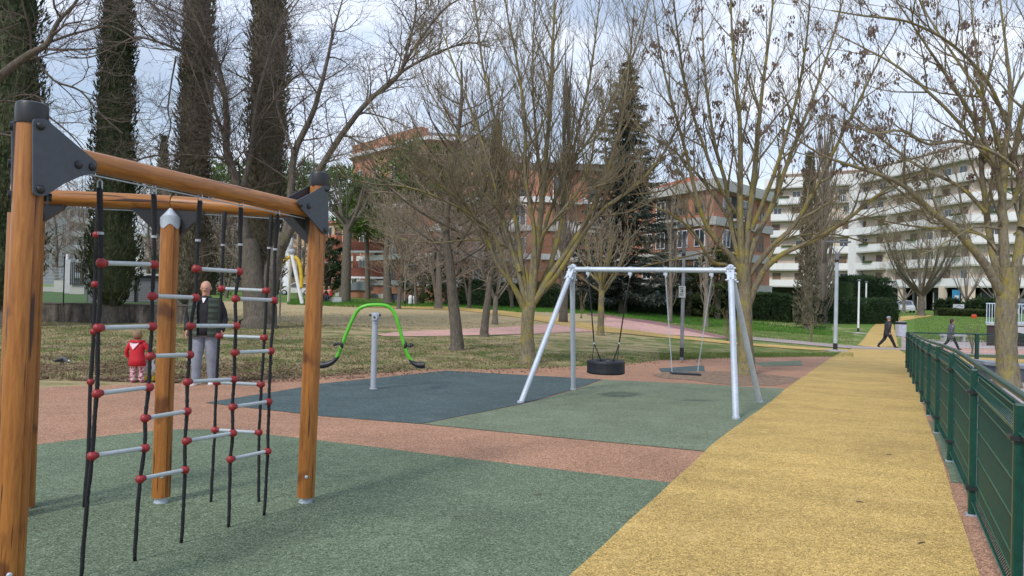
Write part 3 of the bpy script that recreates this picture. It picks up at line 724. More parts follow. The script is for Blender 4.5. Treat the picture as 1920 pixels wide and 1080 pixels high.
def rot_about(v, ax, a):
    return v*math.cos(a)+ax.cross(v)*math.sin(a)+ax*(ax.dot(v)*(1-math.cos(a)))
class Tree:
    """trunk mesh (trunk and limbs) + twig mesh"""
    def __init__(s, seed, rmin=.0045, up=.10, ang=(28, 52), dens=1., lens=1., maxl=3, jit=.10, droop=0):
        s.rr = random.Random(seed); s.T = MB(); s.W = MB(); s.S = MB(); s.rmin = rmin; s.up = up; s.ang = ang; s.dens = dens; s.lens = lens; s.maxl = maxl; s.jit = jit; s.tips = []; s.nt = 0; s.droop = droop
    def limb(s, pts, r0, r1, lvl=1, start=.15, dens=1., n=4, kids=True, klen=None):
        pts = smooth_pts(pts, n); m = len(pts); rr = s.rr
        rad = [r0+(r1-r0)*(i/(m-1))**.9 for i in range(m)]
        for i in range(1, m-1):
            k = rad[i]*.12; pts[i] = pts[i]+V(rr.uniform(-k, k), rr.uniform(-k, k), rr.uniform(-k, k))
        (s.T if r0 > .022 else s.W).tube(pts, rad, 10 if r0 > .08 else (6 if r0 > .03 else 4), caps=False)
        if kids: s.children(pts, rad, lvl, start, dens, klen)
        return pts
    def children(s, pts, rad, lvl, start, dens, klen=None):
        rr = s.rr; L_ = sum((a-b).length for a, b in zip(pts, pts[1:])); m = len(pts)
        per = {1: 2.4, 2: 4.2, 3: 6.0, 4: 7}[lvl]*s.dens*dens
        n = max(1, int(L_*(1-start)*per+rr.random())); az = rr.uniform(0, 6.28)
        for k in range(n):
            t = start+(1-start)*(k+rr.random())/n; i = min(m-2, int(t*(m-1))); f = t*(m-1)-i
            p = pts[i].lerp(pts[i+1], f); d = (pts[i+1]-pts[i]).normalized(); r = rad[i]+(rad[i+1]-rad[i])*f
            az += 2.4+rr.uniform(-.6, .6); ax = d.cross(V(math.cos(az), math.sin(az), .3)).normalized()
            a = R(rr.uniform(*s.ang)); nd = rot_about(d, ax, a)
            base = {1: 1.9, 2: 1.05, 3: .55, 4: .3}[lvl]*s.lens if klen is None else klen
            ln = base*rr.uniform(.55, 1.3)*(1.05-.55*t)
            s.grow(p, nd, ln, min(r*.62, {1: .03, 2: .013, 3: .007, 4: .005}[lvl]*s.lens**.5), lvl+1)
        if lvl < s.maxl+1: s.tips.append(pts[-1])
    def grow(s, p, d, ln, r, lvl):
        rr = s.rr; n = 5 if lvl == 2 else (4 if lvl == 3 else 3); st = ln/n; pts = [p]; j = s.jit
        r = max(r, s.rmin)
        for i in range(n):
            d = (d+V(rr.gauss(0, j), rr.gauss(0, j), rr.gauss(0, j)+s.up-(s.droop if lvl > 2 else 0))).normalized(); p = p+d*st; pts.append(p)
        rad = [max(s.rmin*.6, r*(1-.75*i/n)) for i in range(n+1)]
        s.W.tube(pts, rad, 4 if lvl == 2 else 3, caps=False); s.nt += 1
        if lvl <= s.maxl: s.children(pts, rad, lvl, .2, 1.)
        else: s.tips.append(pts[-1])
    def seeds(s, n, size=.035, cl=14, zmin=0):
        rr = s.rr; tp = [t for t in s.tips if t.z > zmin]
        for k in range(n):
            t = rr.choice(tp); q = max(3, int(cl*rr.uniform(.4, 1.4)))
            for i in range(q):
                p = t+V(rr.gauss(0, .05), rr.gauss(0, .05), -abs(rr.gauss(0, .10))); a = rr.uniform(0, 6.28); u = V(math.cos(a), math.sin(a), rr.uniform(-.3, .3))*size*.28; h = V(rr.uniform(-.3, .3), rr.uniform(-.3, .3), -1)*size
                s.S.add([p-u, p+u, p+u*.8+h, p-u*.8+h], [(0, 1, 2, 3)])
    def build(s, name, label, cat, base, bark, twig, group=None):
        root = thing(name, label, cat, base, group)
        s.T.build('trunk', bark, root, smooth=60)
        s.W.build('crown', twig, root, smooth=True)
        if s.S.v: s.S.build('seed_clusters', B_seed, root)
        return root
def flare(b, r, h=.35): return [(b+V(0, 0, -.15), r*1.6), (b+V(0, 0, .05), r*1.35), (b+V(0, 0, h), r*1.08)]
def trunk(T, base, tops, r, rt, n=14):
    fl = flare(base, r); pts = [q for q, _ in fl]+tops; rad = [q for _, q in fl]+[r+(rt-r)*(i+1)/len(tops) for i in range(len(tops))]
    P2 = []; R2 = []; k = len(pts); rr = T.rr
    sp_ = smooth_pts(pts, 4); 
    for i, q in enumerate(sp_):
        j = i/4; a = int(j); b = min(a+1, k-1); P2.append(q+V(rr.uniform(-1, 1), rr.uniform(-1, 1), 0)*r*.04); R2.append((rad[a]+(rad[b]-rad[a])*(j-a))*rr.uniform(.96, 1.04))
    T.T.tube(P2, R2, n, caps=False)
def pp(pts, Y0, rr, dd=0.):            # pixel polyline -> world, drifting dd in depth along its length
    n = len(pts)-1; return [P(x, y, Y0+dd*(i/n)**1.2) for i, (x, y) in enumerate(pts)]

# T1: the multi-stemmed tree behind the swing (base 990,680)
def tree_center():
    b = G(990, 681); Y = b.y; T = Tree(11, rmin=.0052, up=.13, ang=(20, 44), dens=1.5, lens=1.0)
    trunk(T, b, [P(988, 620, Y), P(992, 575, Y)], .17, .165)
    L_ = [([(990, 590), (965, 540), (930, 490), (905, 430), (868, 380), (800, 330), (740, 270), (690, 190)], .075, -1.5),
          ([(984, 585), (955, 520), (925, 440), (880, 400), (820, 370), (760, 350), (700, 345), (640, 330)], .06, -2.5),
          ([(986, 580), (972, 510), (950, 440), (935, 380), (915, 300), (880, 200), (840, 90), (810, 0)], .08, 1),
          ([(990, 578), (978, 500), (968, 420), (950, 330), (930, 230), (905, 120), (890, 0), (885, -80)], .085, 2),
          ([(996, 578), (1000, 500), (1012, 420), (1020, 330), (1030, 220), (1035, 110), (1040, 0), (1042, -120)], .12, 0),
          ([(998, 570), (1004, 500), (1000, 420), (985, 330), (985, 230), (970, 120), (950, 20), (940, -80)], .08, -2),
          ([(1000, 570), (1030, 500), (1050, 430), (1060, 350), (1080, 260), (1105, 150), (1120, 40), (1130, -60)], .085, 2.2),
          ([(1002, 565), (1030, 520), (1075, 455), (1110, 395), (1140, 320), (1165, 230), (1180, 120), (1190, 10)], .10, -1),
          ([(1005, 560), (1045, 515), (1100, 430), (1140, 385), (1190, 350), (1235, 300), (1270, 240), (1290, 180)], .075, -2.5),
          ([(1001, 548), (1010, 480), (1030, 400), (1070, 310), (1120, 240), (1160, 160), (1200, 70), (1220, -20)], .07, 3),
          ([(992, 560), (985, 500), (965, 470), (930, 455), (880, 450), (820, 455), (760, 450), (720, 430)], .045, 2.5),
          ([(1000, 540), (1015, 450), (1050, 400), (1090, 350), (1110, 290), (1120, 220)], .05, -3),
          ([(975, 510), (950, 430), (900, 330), (850, 240), (800, 160), (770, 60)], .05, 3.5),
          ([(1020, 400), (1010, 300), (1000, 180), (1000, 60), (1010, -60)], .05, 1)]
    for pts, r, dd in L_: T.limb(pp(pts, Y, T.rr, dd), r, .012, 1, .28, 1.15)
    return T.build('ash_tree', 'many-stemmed leafless ash with mossy yellow limbs, behind the left leg of the swing set', 'tree', b, B_ash, B_twig)
# T2: behind the right end of the swing (base 1395,705)
def tree_swing_right():
    b = G(1398, 703); Y = b.y; T = Tree(23, rmin=.0052, up=.11, ang=(22, 48), dens=1.18, lens=1.0)
    trunk(T, b, [P(1397, 640, Y), P(1396, 580, Y), P(1396, 535, Y), P(1392, 495, Y)], .19, .175)
    L_ = [([(1392, 520), (1370, 480), (1335, 440), (1310, 385), (1290, 300), (1265, 210), (1240, 110), (1225, 0)], .085, -1.2),
          ([(1390, 500), (1372, 430), (1362, 350), (1340, 270), (1325, 170), (1318, 80), (1315, -20)], .075, 1.5),
          ([(1393, 500), (1388, 430), (1388, 340), (1388, 250), (1380, 150), (1372, 50), (1370, -60)], .10, -.5),
          ([(1396, 500), (1402, 430), (1412, 350), (1420, 260), (1430, 160), (1445, 50), (1455, -60)], .11, .8),
          ([(1400, 500), (1420, 440), (1450, 380), (1475, 310), (1505, 230), (1540, 140), (1570, 40), (1590, -40)], .09, 2.),
          ([(1402, 520), (1440, 470), (1490, 420), (1530, 350), (1570, 270), (1610, 190), (1650, 110), (1690, 40)], .07, -1.8),
          ([(1402, 575), (1430, 510), (1470, 475), (1530, 448), (1590, 410), (1640, 370), (1690, 340), (1740, 320)], .085, -2.5),
          ([(1404, 560), (1435, 500), (1460, 455), (1510, 440), (1570, 440), (1630, 455), (1690, 450)], .05, 1.5),
          ([(1390, 545), (1365, 500), (1335, 490), (1300, 435), (1270, 410), (1245, 395), (1200, 380)], .06, -2.),
          ([(1388, 480), (1350, 470), (1300, 478), (1250, 490), (1205, 500), (1170, 520)], .03, 1),
          ([(1395, 470), (1360, 400), (1310, 330), (1260, 280), (1200, 240), (1160, 190)], .05, 3),
          ([(1410, 430), (1450, 330), (1490, 200), (1510, 90), (1520, -20)], .06, -2.5),
          ([(1380, 400), (1340, 330), (1290, 180), (1270, 60), (1260, -40)], .05, -3)]
    for pts, r, dd in L_: T.limb(pp(pts, Y, T.rr, dd), r, .012, 1, .25, .95)
    T.seeds(270, .064, 19, zmin=4.5)
    return T.build('ash_tree', 'stout single-trunked leafless ash with hanging seed clusters, behind the right swing leg', 'tree', b, B_ash, B_twig)
# T3: beyond the fence at the right (base 1890,725)
def tree_right():
    b = G(1889, 727); Y = b.y; T = Tree(37, rmin=.0052, up=.09, ang=(25, 52), dens=1.02, lens=1.1)
    trunk(T, b, [P(1887, 660, Y), P(1886, 590, Y), P(1890, 540, Y), P(1888, 500, Y)], .22, .21)
    L_ = [([(1884, 560), (1850, 500), (1800, 440), (1745, 395), (1690, 345), (1620, 318), (1540, 290), (1460, 235)], .11, -1.5),
          ([(1882, 540), (1862, 480), (1850, 400), (1840, 300), (1845, 200), (1830, 100), (1820, 0)], .10, 1),
          ([(1888, 540), (1882, 460), (1880, 380), (1885, 280), (1895, 180), (1885, 80), (1870, -40)], .13, 0),
          ([(1896, 540), (1910, 470), (1918, 380), (1925, 280), (1940, 180), (1950, 60)], .13, .5),
          ([(1886, 420), (1870, 330), (1840, 250), (1800, 180), (1760, 120), (1720, 60), (1680, 0)], .07, -1),
          ([(1900, 380), (1910, 330), (1870, 290), (1800, 265), (1740, 270), (1690, 245), (1640, 250), (1600, 235)], .06, -2.2),
          ([(1870, 470), (1840, 440), (1780, 430), (1720, 425), (1660, 415), (1600, 400)], .04, 1.2),
          ([(1880, 430), (1830, 425), (1790, 445), (1750, 468), (1720, 480)], .03, -1.5),
          ([(1885, 350), (1840, 280), (1770, 200), (1690, 130), (1620, 90), (1560, 60)], .06, 1.8),
          ([(1890, 330), (1850, 200), (1800, 120), (1740, 30), (1700, -60)], .06, 2.5),
          ([(1915, 430), (1960, 380), (2010, 300), (2060, 200)], .09, 1),
          ([(1900, 300), (1920, 200), (1960, 100), (1990, 0)], .07, -2),
          ([(1850, 400), (1800, 350), (1720, 310), (1640, 250), (1570, 190), (1510, 120)], .05, 3.0),
          ([(1895, 250), (1850, 150), (1780, 80), (1700, 40), (1620, 30), (1560, 20)], .045, -2.5)]
    for pts, r, dd in L_: T.limb(pp(pts, Y, T.rr, dd), r, .012, 1, .22, .85)
    T.seeds(190, .064, 19, zmin=4.5)
    return T.build('ash_tree', 'thick-trunked leafless ash with wide spreading lower limb, beyond the green fence at the right', 'tree', b, B_ash, B_twig)
tree_center(); tree_swing_right(); tree_right()

# T4: big dark tree, left of centre
def tree_dark():
    b = G(484, 614); Y = b.y; T = Tree(51, rmin=.0065, up=.04, ang=(30, 65), dens=1.25, lens=1.35, jit=.2, droop=.05)
    trunk(T, b, [P(478, 560, Y), P(472, 500, Y), P(462, 450, Y)], .50, .34, 18)
    T.T.tube(smooth_pts([b+V(.25, .1, -.1), P(500, 560, Y+.2), P(515, 490, Y+.3), P(535, 440, Y+.4)], 4), [.42]*4+[.34]*4+[.27]*4+[.24], 14, caps=False)
    L_ = [([(462, 470), (450, 380), (440, 330), (425, 280), (424, 200), (408, 120), (380, 60), (350, 0), (330, -60)], .21, -.5, 1),
          ([(455, 350), (470, 290), (480, 200), (500, 120), (520, 60), (560, 0)], .12, 1.2, 1),
          ([(425, 270), (400, 200), (372, 110), (345, 97), (300, 80), (255, 70), (215, 88), (165, 108), (120, 105)], .075, -2., 1.1),
          ([(420, 180), (390, 120), (350, 60), (300, 20), (260, -10)], .07, 2, 1),
          ([(440, 320), (418, 240), (395, 215), (350, 100)], .05, -1.5, 1),
          ([(330, 105), (315, 200), (320, 240), (300, 310), (340, 290)], .035, -1, 1.2),
          ([(535, 450), (545, 380), (552, 290), (585, 215), (610, 130), (625, 60), (645, -10)], .19, 1., .8),
          ([(530, 460), (560, 400), (592, 330), (640, 255), (690, 190), (740, 150), (770, 100), (830, 20), (880, -10)], .17, -1., 1.),
          ([(700, 180), (760, 130), (830, 95), (880, 80), (920, 90)], .07, -1.5, 1.2),
          ([(750, 140), (770, 70), (780, 20), (775, -40)], .07, 1, 1),
          ([(640, 250), (680, 270), (730, 300), (740, 330)], .04, -1, 1),
          ([(552, 290), (520, 200), (535, 130), (520, 50), (560, -10)], .07, 2, 1),
          ([(470, 500), (430, 470), (400, 420), (380, 380), (360, 300)], .10, 2.5, 1),
          ([(465, 330), (430, 300), (330, 290), (260, 300), (240, 340)], .05, 1.5, 1),
          ([(480, 240), (520, 180), (560, 140), (600, 150)], .05, -2, 1)]
    for pts, r, dd, dn in L_: T.limb(pp(pts, Y, T.rr, dd), r, .02, 1, .12, dn)
    return T.build('old_tree', 'old leafless tree with thick dark forked trunk and long crooked limbs, right of the man', 'tree', b, B_dark, B_twigd)
tree_dark()
# an off-frame tree whose limb reaches in at the top left
def tree_left_edge():
    Y = 17.; b = W(-190, Y); T = Tree(61, rmin=.005, up=.0, ang=(30, 65), dens=1.1, lens=1.2, jit=.2, droop=.06)
    trunk(T, b, [P(-190, 560, Y), P(-170, 400, Y), P(-120, 280, Y)], .30, .22)
    for pts, r, dd in (([(-120, 290), (-40, 180), (45, 108), (85, 85), (110, 40), (145, 0), (160, -50)], .12, -.5), ([(-120, 290), (-140, 150), (-120, 20), (-80, -80)], .14, 0),
                       ([(-100, 260), (-30, 250), (40, 260), (90, 300), (120, 290)], .035, 1), ([(60, 100), (100, 150), (150, 170), (190, 215), (230, 250)], .035, .5),
                       ([(90, 80), (150, 60), (210, 50), (260, 80)], .035, -.5), ([(-60, 200), (0, 190), (60, 200), (130, 250), (170, 300)], .04, 1.5)):
        T.limb(pp(pts, Y, T.rr, dd), r, .014, 1, .2, 1.)
    T.build('old_tree', 'leafless tree rooted outside the left edge, its dark limb reaching into the top left corner', 'tree', b, B_dark, B_twigd)
tree_left_edge()

def generic(seed, base, H, r, crown=.55, nl=10, spread=.35, fork=.22, rmin=.008, dens=1., lens=1., maxl=3, up=.1, ang=(22, 50), lean=(0, 0), jit=.12, cut=None):
    T = Tree(seed, rmin=rmin, up=up, ang=ang, dens=dens, lens=lens, maxl=maxl, jit=jit); rr = T.rr
    fk = base+V(lean[0]*fork*H, lean[1]*fork*H, H*fork); trunk(T, base, [base.lerp(fk, .6), fk], r, r*.85, 12)
    for k in range(nl):
        a = 6.283*k/nl+rr.uniform(-.4, .4); s = spread*H*rr.uniform(.25, 1.1); e = fk+V(math.cos(a)*s, math.sin(a)*s, (H*(1-fork))*rr.uniform(.7, 1.05)*(1-.35*(s/(spread*H)-.3)))
        st = base.lerp(fk, rr.uniform(.78, 1.)); mid = st.lerp(e, .4)+V(math.cos(a), math.sin(a), 0)*s*.18; m2 = st.lerp(e, .75)+V(math.cos(a), math.sin(a), 0)*s*.1
        T.limb([st, mid, m2, e], r*rr.uniform(.3, .55), .014, 1, .22)
    return T
def wild(seed, base, H, r, nl=22, spread=.3, rmin=.010, dens=1., lens=1., maxl=2, jit=.18, z0=.14, twin=None):
    T = Tree(seed, rmin=rmin, up=.05, ang=(25, 60), dens=dens, lens=lens, maxl=maxl, jit=jit); rr = T.rr
    ln_ = .02 if z0 > .2 else .08; tp = base+V(rr.uniform(-ln_, ln_)*H, rr.uniform(-.05, .05)*H, H*.93); md = base.lerp(tp, .45)+V(rr.uniform(-.04, .04)*H, 0, 0)
    trunk(T, base, [base.lerp(md, .6), md, base.lerp(tp, .8), tp], r, .02, 9)
    if (rr.random() < .6 and z0 < .16) if twin is None else twin:
        e = base+V(rr.choice((-1, 1))*.2*H, .05*H, H*.85); T.limb([base+V(0, 0, .1), base.lerp(e, .3)+V(0, 0, .05*H), base.lerp(e, .65), e], r*.75, .02, 1, .2)
    for k in range(nl):
        t = z0+(.86-z0)*(k/nl)**.9; a = k*2.4+rr.uniform(-.5, .5); s = H*spread*rr.uniform(.5, 1.15)*(1.15-.75*t); st = base.lerp(tp, t); o = V(math.cos(a), math.sin(a), 0)
        ri = s*rr.uniform(.5, 1.1)
        T.limb([st, st+o*s*.4+V(0, 0, ri*.25), st+o*s*.75+V(0, 0, ri*.6), st+o*s+V(0, 0, ri)], r*.34*(1-t*.7), .011, 1, .15)
    return T
def wtree(label, *a, bark=B_dark, twig=B_twig, name='bare_tree', group=None, **k):
    T = wild(*a, **k); return T.build(name, label, 'tree', a[1], bark, twig, group)
def gtree(label, *a, bark=B_ash, twig=B_twig, name='bare_tree', group=None, **k):
    T = generic(*a, **k); return T.build(name, label, 'tree', a[1], bark, twig, group)
# nearer middle row
wtree('leafless tree with straight dark rough trunk, first one left of the many-stemmed ash', 71, G(856, 656), 9.6, .185, nl=26, spread=.33, rmin=.007, dens=1.0, lens=1.0, bark=B_dark, twig=B_twigp, z0=.3)
wtree('slim dark-trunked leafless tree standing on the edge of the pink path', 72, G(908, 631), 7.5, .15, nl=20, spread=.33, rmin=.008, dens=.9, lens=.9, bark=B_dark, twig=B_twig, z0=.28)
gtree('small pale-trunked leafless tree on the dry mound near the upper path', 73, G(928, 608), 5.5, .13, fork=.25, nl=8, spread=.36, rmin=.009, dens=.75, lens=.9, bark=B_grey, twig=B_twigg)
wtree('leafless tree with a pair of reddish trunks on top of the dry mound', 74, G(822, 579), 10., .26, nl=26, spread=.36, rmin=.010, dens=.95, lens=1.1, bark=B_grey, twig=B_twigp, z0=.2, twin=True)
gtree('young leafless tree with orange-brown crown beneath the swing crossbar', 75, G(1126, 629), 5.2, .14, fork=.42, nl=12, spread=.38, rmin=.008, dens=1., lens=.8, bark=B_ash, twig=B_twigg, up=.12)
wtree('leafless tree with brown trunk in front of the red brick balconies', 76, G(727, 569), 10.5, .38, nl=18, spread=.26, rmin=.012, dens=.8, lens=1.1, bark=B_dark, twig=B_twigp, z0=.5)
gtree('leafless tree whose dark trunk stands at the left end of the brick balconies', 77, G(648, 566), 11.5, .40, fork=.62, nl=9, spread=.25, rmin=.014, dens=.55, lens=1.2, bark=B_dark, twig=B_twigd)
gtree('wide leafless tree on the lawn in front of the shops', 78, G(1727, 592), 10.5, .36, fork=.22, nl=14, spread=.44, rmin=.013, dens=.75, lens=1.25, bark=B_dark, twig=B_twig, up=.14)
# smaller trees towards the right-hand street
for i, (px, Y, H) in enumerate(((1812, 84, 9), (1868, 86, 9.5), (1695, 90, 8), (1905, 80, 8))):
    gtree(['thin pale street tree right of the blue advertising panel', 'street tree seen just left of the thick ash trunk by the shops', 'thin street tree above the white parked car', 'street tree at the right edge near the shops'][i], 80+i, W(px, Y), H, .17, fork=.2, nl=9, spread=.34, rmin=.014, dens=.45, lens=1.2, bark=B_grey, twig=B_twigg, maxl=2, group='street trees in front of the shops')
# hazy background of reddish bare trees
bgl = [(105, 52, 9.5, 'bare reddish-twigged tree behind the wall, left of the first cypress'), (150, 60, 10, 'bare pinkish tree behind the wall close to the first cypress'),
       (290, 50, 11, 'bare reddish tree between the first and second cypress'), (272, 70, 10, 'bare tree far behind the grey shutters'), (425, 62, 9, 'bare tree seen behind the big dark trunk, to its left'),
       (560, 66, 9, 'bare reddish tree behind the yellow swing'), (780, 60, 9, 'dense bare brown tree left of the twin-trunk tree'),
       (748, 50, 8, 'bare brown tree near the lamp on the mound'), (880, 58, 9, 'bare brown tree behind the slim dark-trunked tree'), (960, 62, 8, 'bare tree in front of the hedge behind the ash'), (1075, 60, 6.5, 'bare pale tree in front of the hedge under the crossbar end')]
for i, (px, Y, H, lb) in enumerate(bgl):
    wtree(lb, 100+i, W(px, Y), H, .14, nl=30, spread=.34, rmin=.011, dens=.98, lens=1.15, bark=B_dark, twig=B_twigp if i % 4 != 3 else B_twigg, group='bare background trees')
# poplars: upright pale twigs
def poplar(label, seed, base, H, wd, n=34, rmin=.011, bark=B_grey, twig=B_twigg, r=.2, z0=.08):
    T = Tree(seed, rmin=rmin, up=.22, ang=(12, 28), dens=.7, lens=.9, maxl=2, jit=.07); rr = T.rr
    trunk(T, base, [base+V(0, 0, H*.3), base+V(rr.uniform(-.2, .2), 0, H*.6), base+V(0, 0, H*.98)], r, .03, 10)
    for k in range(n):
        h = H*(z0+(.92-z0)*k/n); a = rr.uniform(0, 6.28); s = wd*rr.uniform(.5, 1.)*(1-.4*h/H); st = base+V(0, 0, h); ln = H*rr.uniform(.14, .28)
        c, q = math.cos(a)*s, math.sin(a)*s
        T.limb([st, st+V(c*.6, q*.6, ln*.35), st+V(c, q, ln)], r*.22, .012, 2, .15)
    return T.build('poplar_tree', label, 'tree', base, bark, twig, 'upright leafless poplars')
poplar('slender pale poplar on the grass, left of the lamp post with the small sign', 131, G(1256, 604), 8.5, .75, 30, r=.16)
poplar('slender pale poplar on the grass, right of the lamp post with the small sign', 132, G(1323, 612), 8.8, .85, 34, r=.17)
poplar('narrow upright grey poplar rising straight behind the many-stemmed ash', 206, W(1057, 40), 13.5, .7, 70, r=.22, bark=B_dark, twig=B_twigd)
poplar('thick broad poplar with many upright stems beside the ivy column', 133, G(1541, 606), 15.5, 1.6, 150, rmin=.013, r=.45, z0=.02)
# saplings
for px, py, lb in ((1521, 642, 'leafless sapling on the grass left of the tall grey lamp post'), (1363, 640, 'low leafless sapling behind the right swing leg'), (1822, 664, 'low bare sapling behind the corner fence'), (1090, 597, 'thin staked sapling left of the young orange-brown tree')):
    b = G(px, py); T = Tree(px, rmin=.006, up=.16, ang=(10, 25), dens=.9, lens=.6, maxl=2, jit=.08)
    for k in range(6): T.limb([b+V(T.rr.uniform(-.08, .08), T.rr.uniform(-.08, .08), -.05), b+V(T.rr.uniform(-.15, .15), 0, .7), b+V(T.rr.uniform(-.35, .35), T.rr.uniform(-.3, .3), 1.5)], .018, .006, 2, .2)
    T.build('sapling', lb, 'young tree', b, B_twig, B_twig)

# cypresses
def leaf_cluster(mb, rr, p, s, up, n=1):
    for _ in range(n):
        a = rr.uniform(0, 6.28); u = V(math.cos(a), math.sin(a), rr.uniform(-.4, .4)).normalized()*s*rr.uniform(.3, .6)
        h = (up+V(rr.gauss(0, .35), rr.gauss(0, .35), rr.gauss(0, .2))).normalized()*s*rr.uniform(.8, 1.5)
        mb.add([p-u*.5, p+u*.5, p+h+u*.15, p+h-u*.15], [(0, 1, 2, 3)])
def cypress(label, seed, base, H, rad, leaf=L_cyp, z0=1.2, n=9000, ls=.16, prof=None, twigs=0, name='cypress_tree', group='tall cypresses', core=.80):
    rr = random.Random(seed); root = thing(name, label, 'tree', base, group)
    prof = prof or (lambda t: (min(1, t/.10+.35))*(1-max(0, t-.45)/.55*.8)**.9)
    m = MB(); m.tube([base+V(0, 0, -.2), base+V(0, 0, .3), base+V(0, 0, H*.6)], [rad*.42, rad*.3, rad*.12], 12); m.build('trunk', B_dark, root, smooth=60)
    c = MB(); pts = []; rd = []
    ph = [rr.uniform(0, 6.28) for _ in range(4)]
    def rad_at(t, a): return rad*prof(t)*(1+.22*mnoise.noise(V(math.cos(a)*1.3, math.sin(a)*1.3+seed, t*14))+.10*math.sin(3*a+ph[0]+t*9)+.08*math.sin(5*a+ph[1]-t*23)+.07*math.sin(2*a+t*41+ph[2]))
    ns = 40; vs = []; fs = []
    for i in range(ns+1):
        t = i/ns
        for k in range(16):
            a = 6.283*k/16; r = rad_at(t, a)*core; vs.append(base+V(math.cos(a)*r, math.sin(a)*r, z0+(H-z0)*t))
    fs = [(i*16+k, i*16+(k+1) % 16, (i+1)*16+(k+1) % 16, (i+1)*16+k) for i in range(ns) for k in range(16)]+[tuple(range(15, -1, -1))]
    c.add(vs, fs)
    for _ in range(n):
        t = rr.random()**1.0; a = rr.uniform(0, 6.28); k = rr.uniform(.72, 1.08); r = rad_at(t, a)*k
        p = base+V(math.cos(a)*r, math.sin(a)*r, z0+(H-z0)*t-(.15 if t < .05 else 0)); o = V(math.cos(a), math.sin(a), 0)
        leaf_cluster(c, rr, p, ls, V(0, 0, 1)+o*.45)
    for _ in range(n//14):             # loose wisps
        t = rr.random(); a = rr.uniform(0, 6.28); r = rad_at(t, a)*rr.uniform(1.0, 1.2); p = base+V(math.cos(a)*r, math.sin(a)*r, z0+(H-z0)*t); leaf_cluster(c, rr, p, ls*1.3, V(0, 0, 1)+V(math.cos(a), math.sin(a), 0)*.6)
    c.build('crown', leaf, root)
    return root
PRF = lambda t: (min(1, t/.035+.15))*(1-.10*t)*(1.0-.45*max(0, t-.1))
cypress('dark ivy-green cypress cut by the left edge behind the timber posts', 201, G(8, 612), 17, .95, z0=.7, n=12000, ls=.15)
cypress('tall dark green cypress with clear pinkish trunk base, behind the red-coated child', 202, G(206, 606), 18.5, .95, z0=.75, n=15000, ls=.13, prof=lambda t: (min(1, t/.05+.25))*(1-.72*t))
cypress('tall brownish cypress directly behind the bald man', 203, W(358, 30), 18.5, .72, leaf=L_cypb, z0=.7, n=13000, ls=.14, prof=lambda t: (min(1, t/.05+.25))*(1-.35*t))
cypress('tallest and widest brownish cypress behind the old forked tree', 204, W(492, 31), 20, .86, leaf=L_cypb, z0=.9, n=14000, ls=.15, prof=lambda t: (min(1, t/.05+.3))*(1.0-.28*t))
cypress('small distant cypress standing before the large terraced brick building', 205, W(924, 70), 17.3, .8, z0=1, n=5000, ls=.28, group='distant cypresses')
cypress('ivy-green column tree standing left of the thick poplar', 207, W(1514, 55), 13.0, .8, leaf=L_cypb, z0=.4, n=4200, ls=.2, prof=lambda t: (1.0-.65*t)*(1+.15*math.sin(12*t)), name='ivy_clad_tree', group='ivy columns', core=.45)
cypress('tiny far cypress tip above the timber beam', 208, W(300, 95), 19.5, 1.0, z0=2, n=2500, ls=.4, group='distant cypresses')
# fir / cedar
def fir(label, seed, base, H, rad, tiers=34, leaf=L_fir):
    rr = random.Random(seed); root = thing('fir_tree', label, 'tree', base)
    m = MB(); m.tube([base+V(0, 0, -.2), base+V(0, 0, H*.5), base+V(0, 0, H*.98)], [.34, .2, .03], 10); m.build('trunk', B_dark, root, smooth=60); c = MB()
    for i in range(tiers):
        t = i/tiers; z = H*(.07+.91*t); r0 = rad*(1-t)**.85*rr.uniform(.75, 1.15)+.15
        for k in range(9):
            a = 6.283*k/9+rr.uniform(-.3, .3)+i; r = r0*rr.uniform(.6, 1.15); d = V(math.cos(a), math.sin(a), 0); st = base+V(0, 0, z)
            n = max(4, int(r*13))
            for j in range(n):
                u = (j+.5)/n; p = st+d*(r*u)+V(0, 0, -.25*r*u+.22*r*u*u*u)
                for q in range(4):
                    sd = d.cross(V(0, 0, 1))*rr.uniform(-.34, .34)*(1.1-u*.6)*min(1, r); leaf_cluster(c, rr, p+sd+V(0, 0, rr.uniform(-.12, .04)), .32, d*.6+V(0, 0, -.15))
            c.tube([st, st+d*r*.5+V(0, 0, -.12*r), st+d*r+V(0, 0, -.03*r)], [.035, .02, .008], 4, caps=False)
    c.build('crown', leaf, root); return root
fir('tall dark grey-green fir with drooping tiers, behind the swing crossbar', 221, W(1168, 58), 20.5, 5.0)
# umbrella pines and other evergreens
def pine(label, seed, base, H, cr, ch, leaf=L_pine, n=160, ls=.34, name='pine_tree', group='evergreens behind the park', per=60):
    rr = random.Random(seed); root = thing(name, label, 'tree', base, group); m = MB()
    m.tube([base+V(0, 0, -.2), base+V(rr.uniform(-.3, .3), 0, H*.5), base+V(0, 0, H-ch*.7)], [.3, .22, .16], 8, caps=False)
    c = MB()
    for k in range(n):
        a = rr.uniform(0, 6.28); u = rr.random()**.5; zz = rr.uniform(0, 1); e = math.sqrt(max(0, 1-(2*zz-1)**2*.8)); p = base+V(math.cos(a)*cr*u*e, math.sin(a)*cr*u*e, H-ch+ch*zz-.15*ch*u)
        if k % 6 == 0: m.tube([base+V(0, 0, H-ch*.9), (base+V(0, 0, H-ch*.6)).lerp(p, .5), p], [.09, .06, .03], 4, caps=False)
        rs = rr.uniform(.35, .75)*cr*.3
        for _ in range(per):
            q = V(rr.gauss(0, .5), rr.gauss(0, .5), rr.gauss(0, .38))*rs; leaf_cluster(c, rr, p+q, ls, V(0, 0, .7)+q.normalized())
    m.build('trunk', B_dark, root, smooth=60); c.build('crown', leaf, root); return root
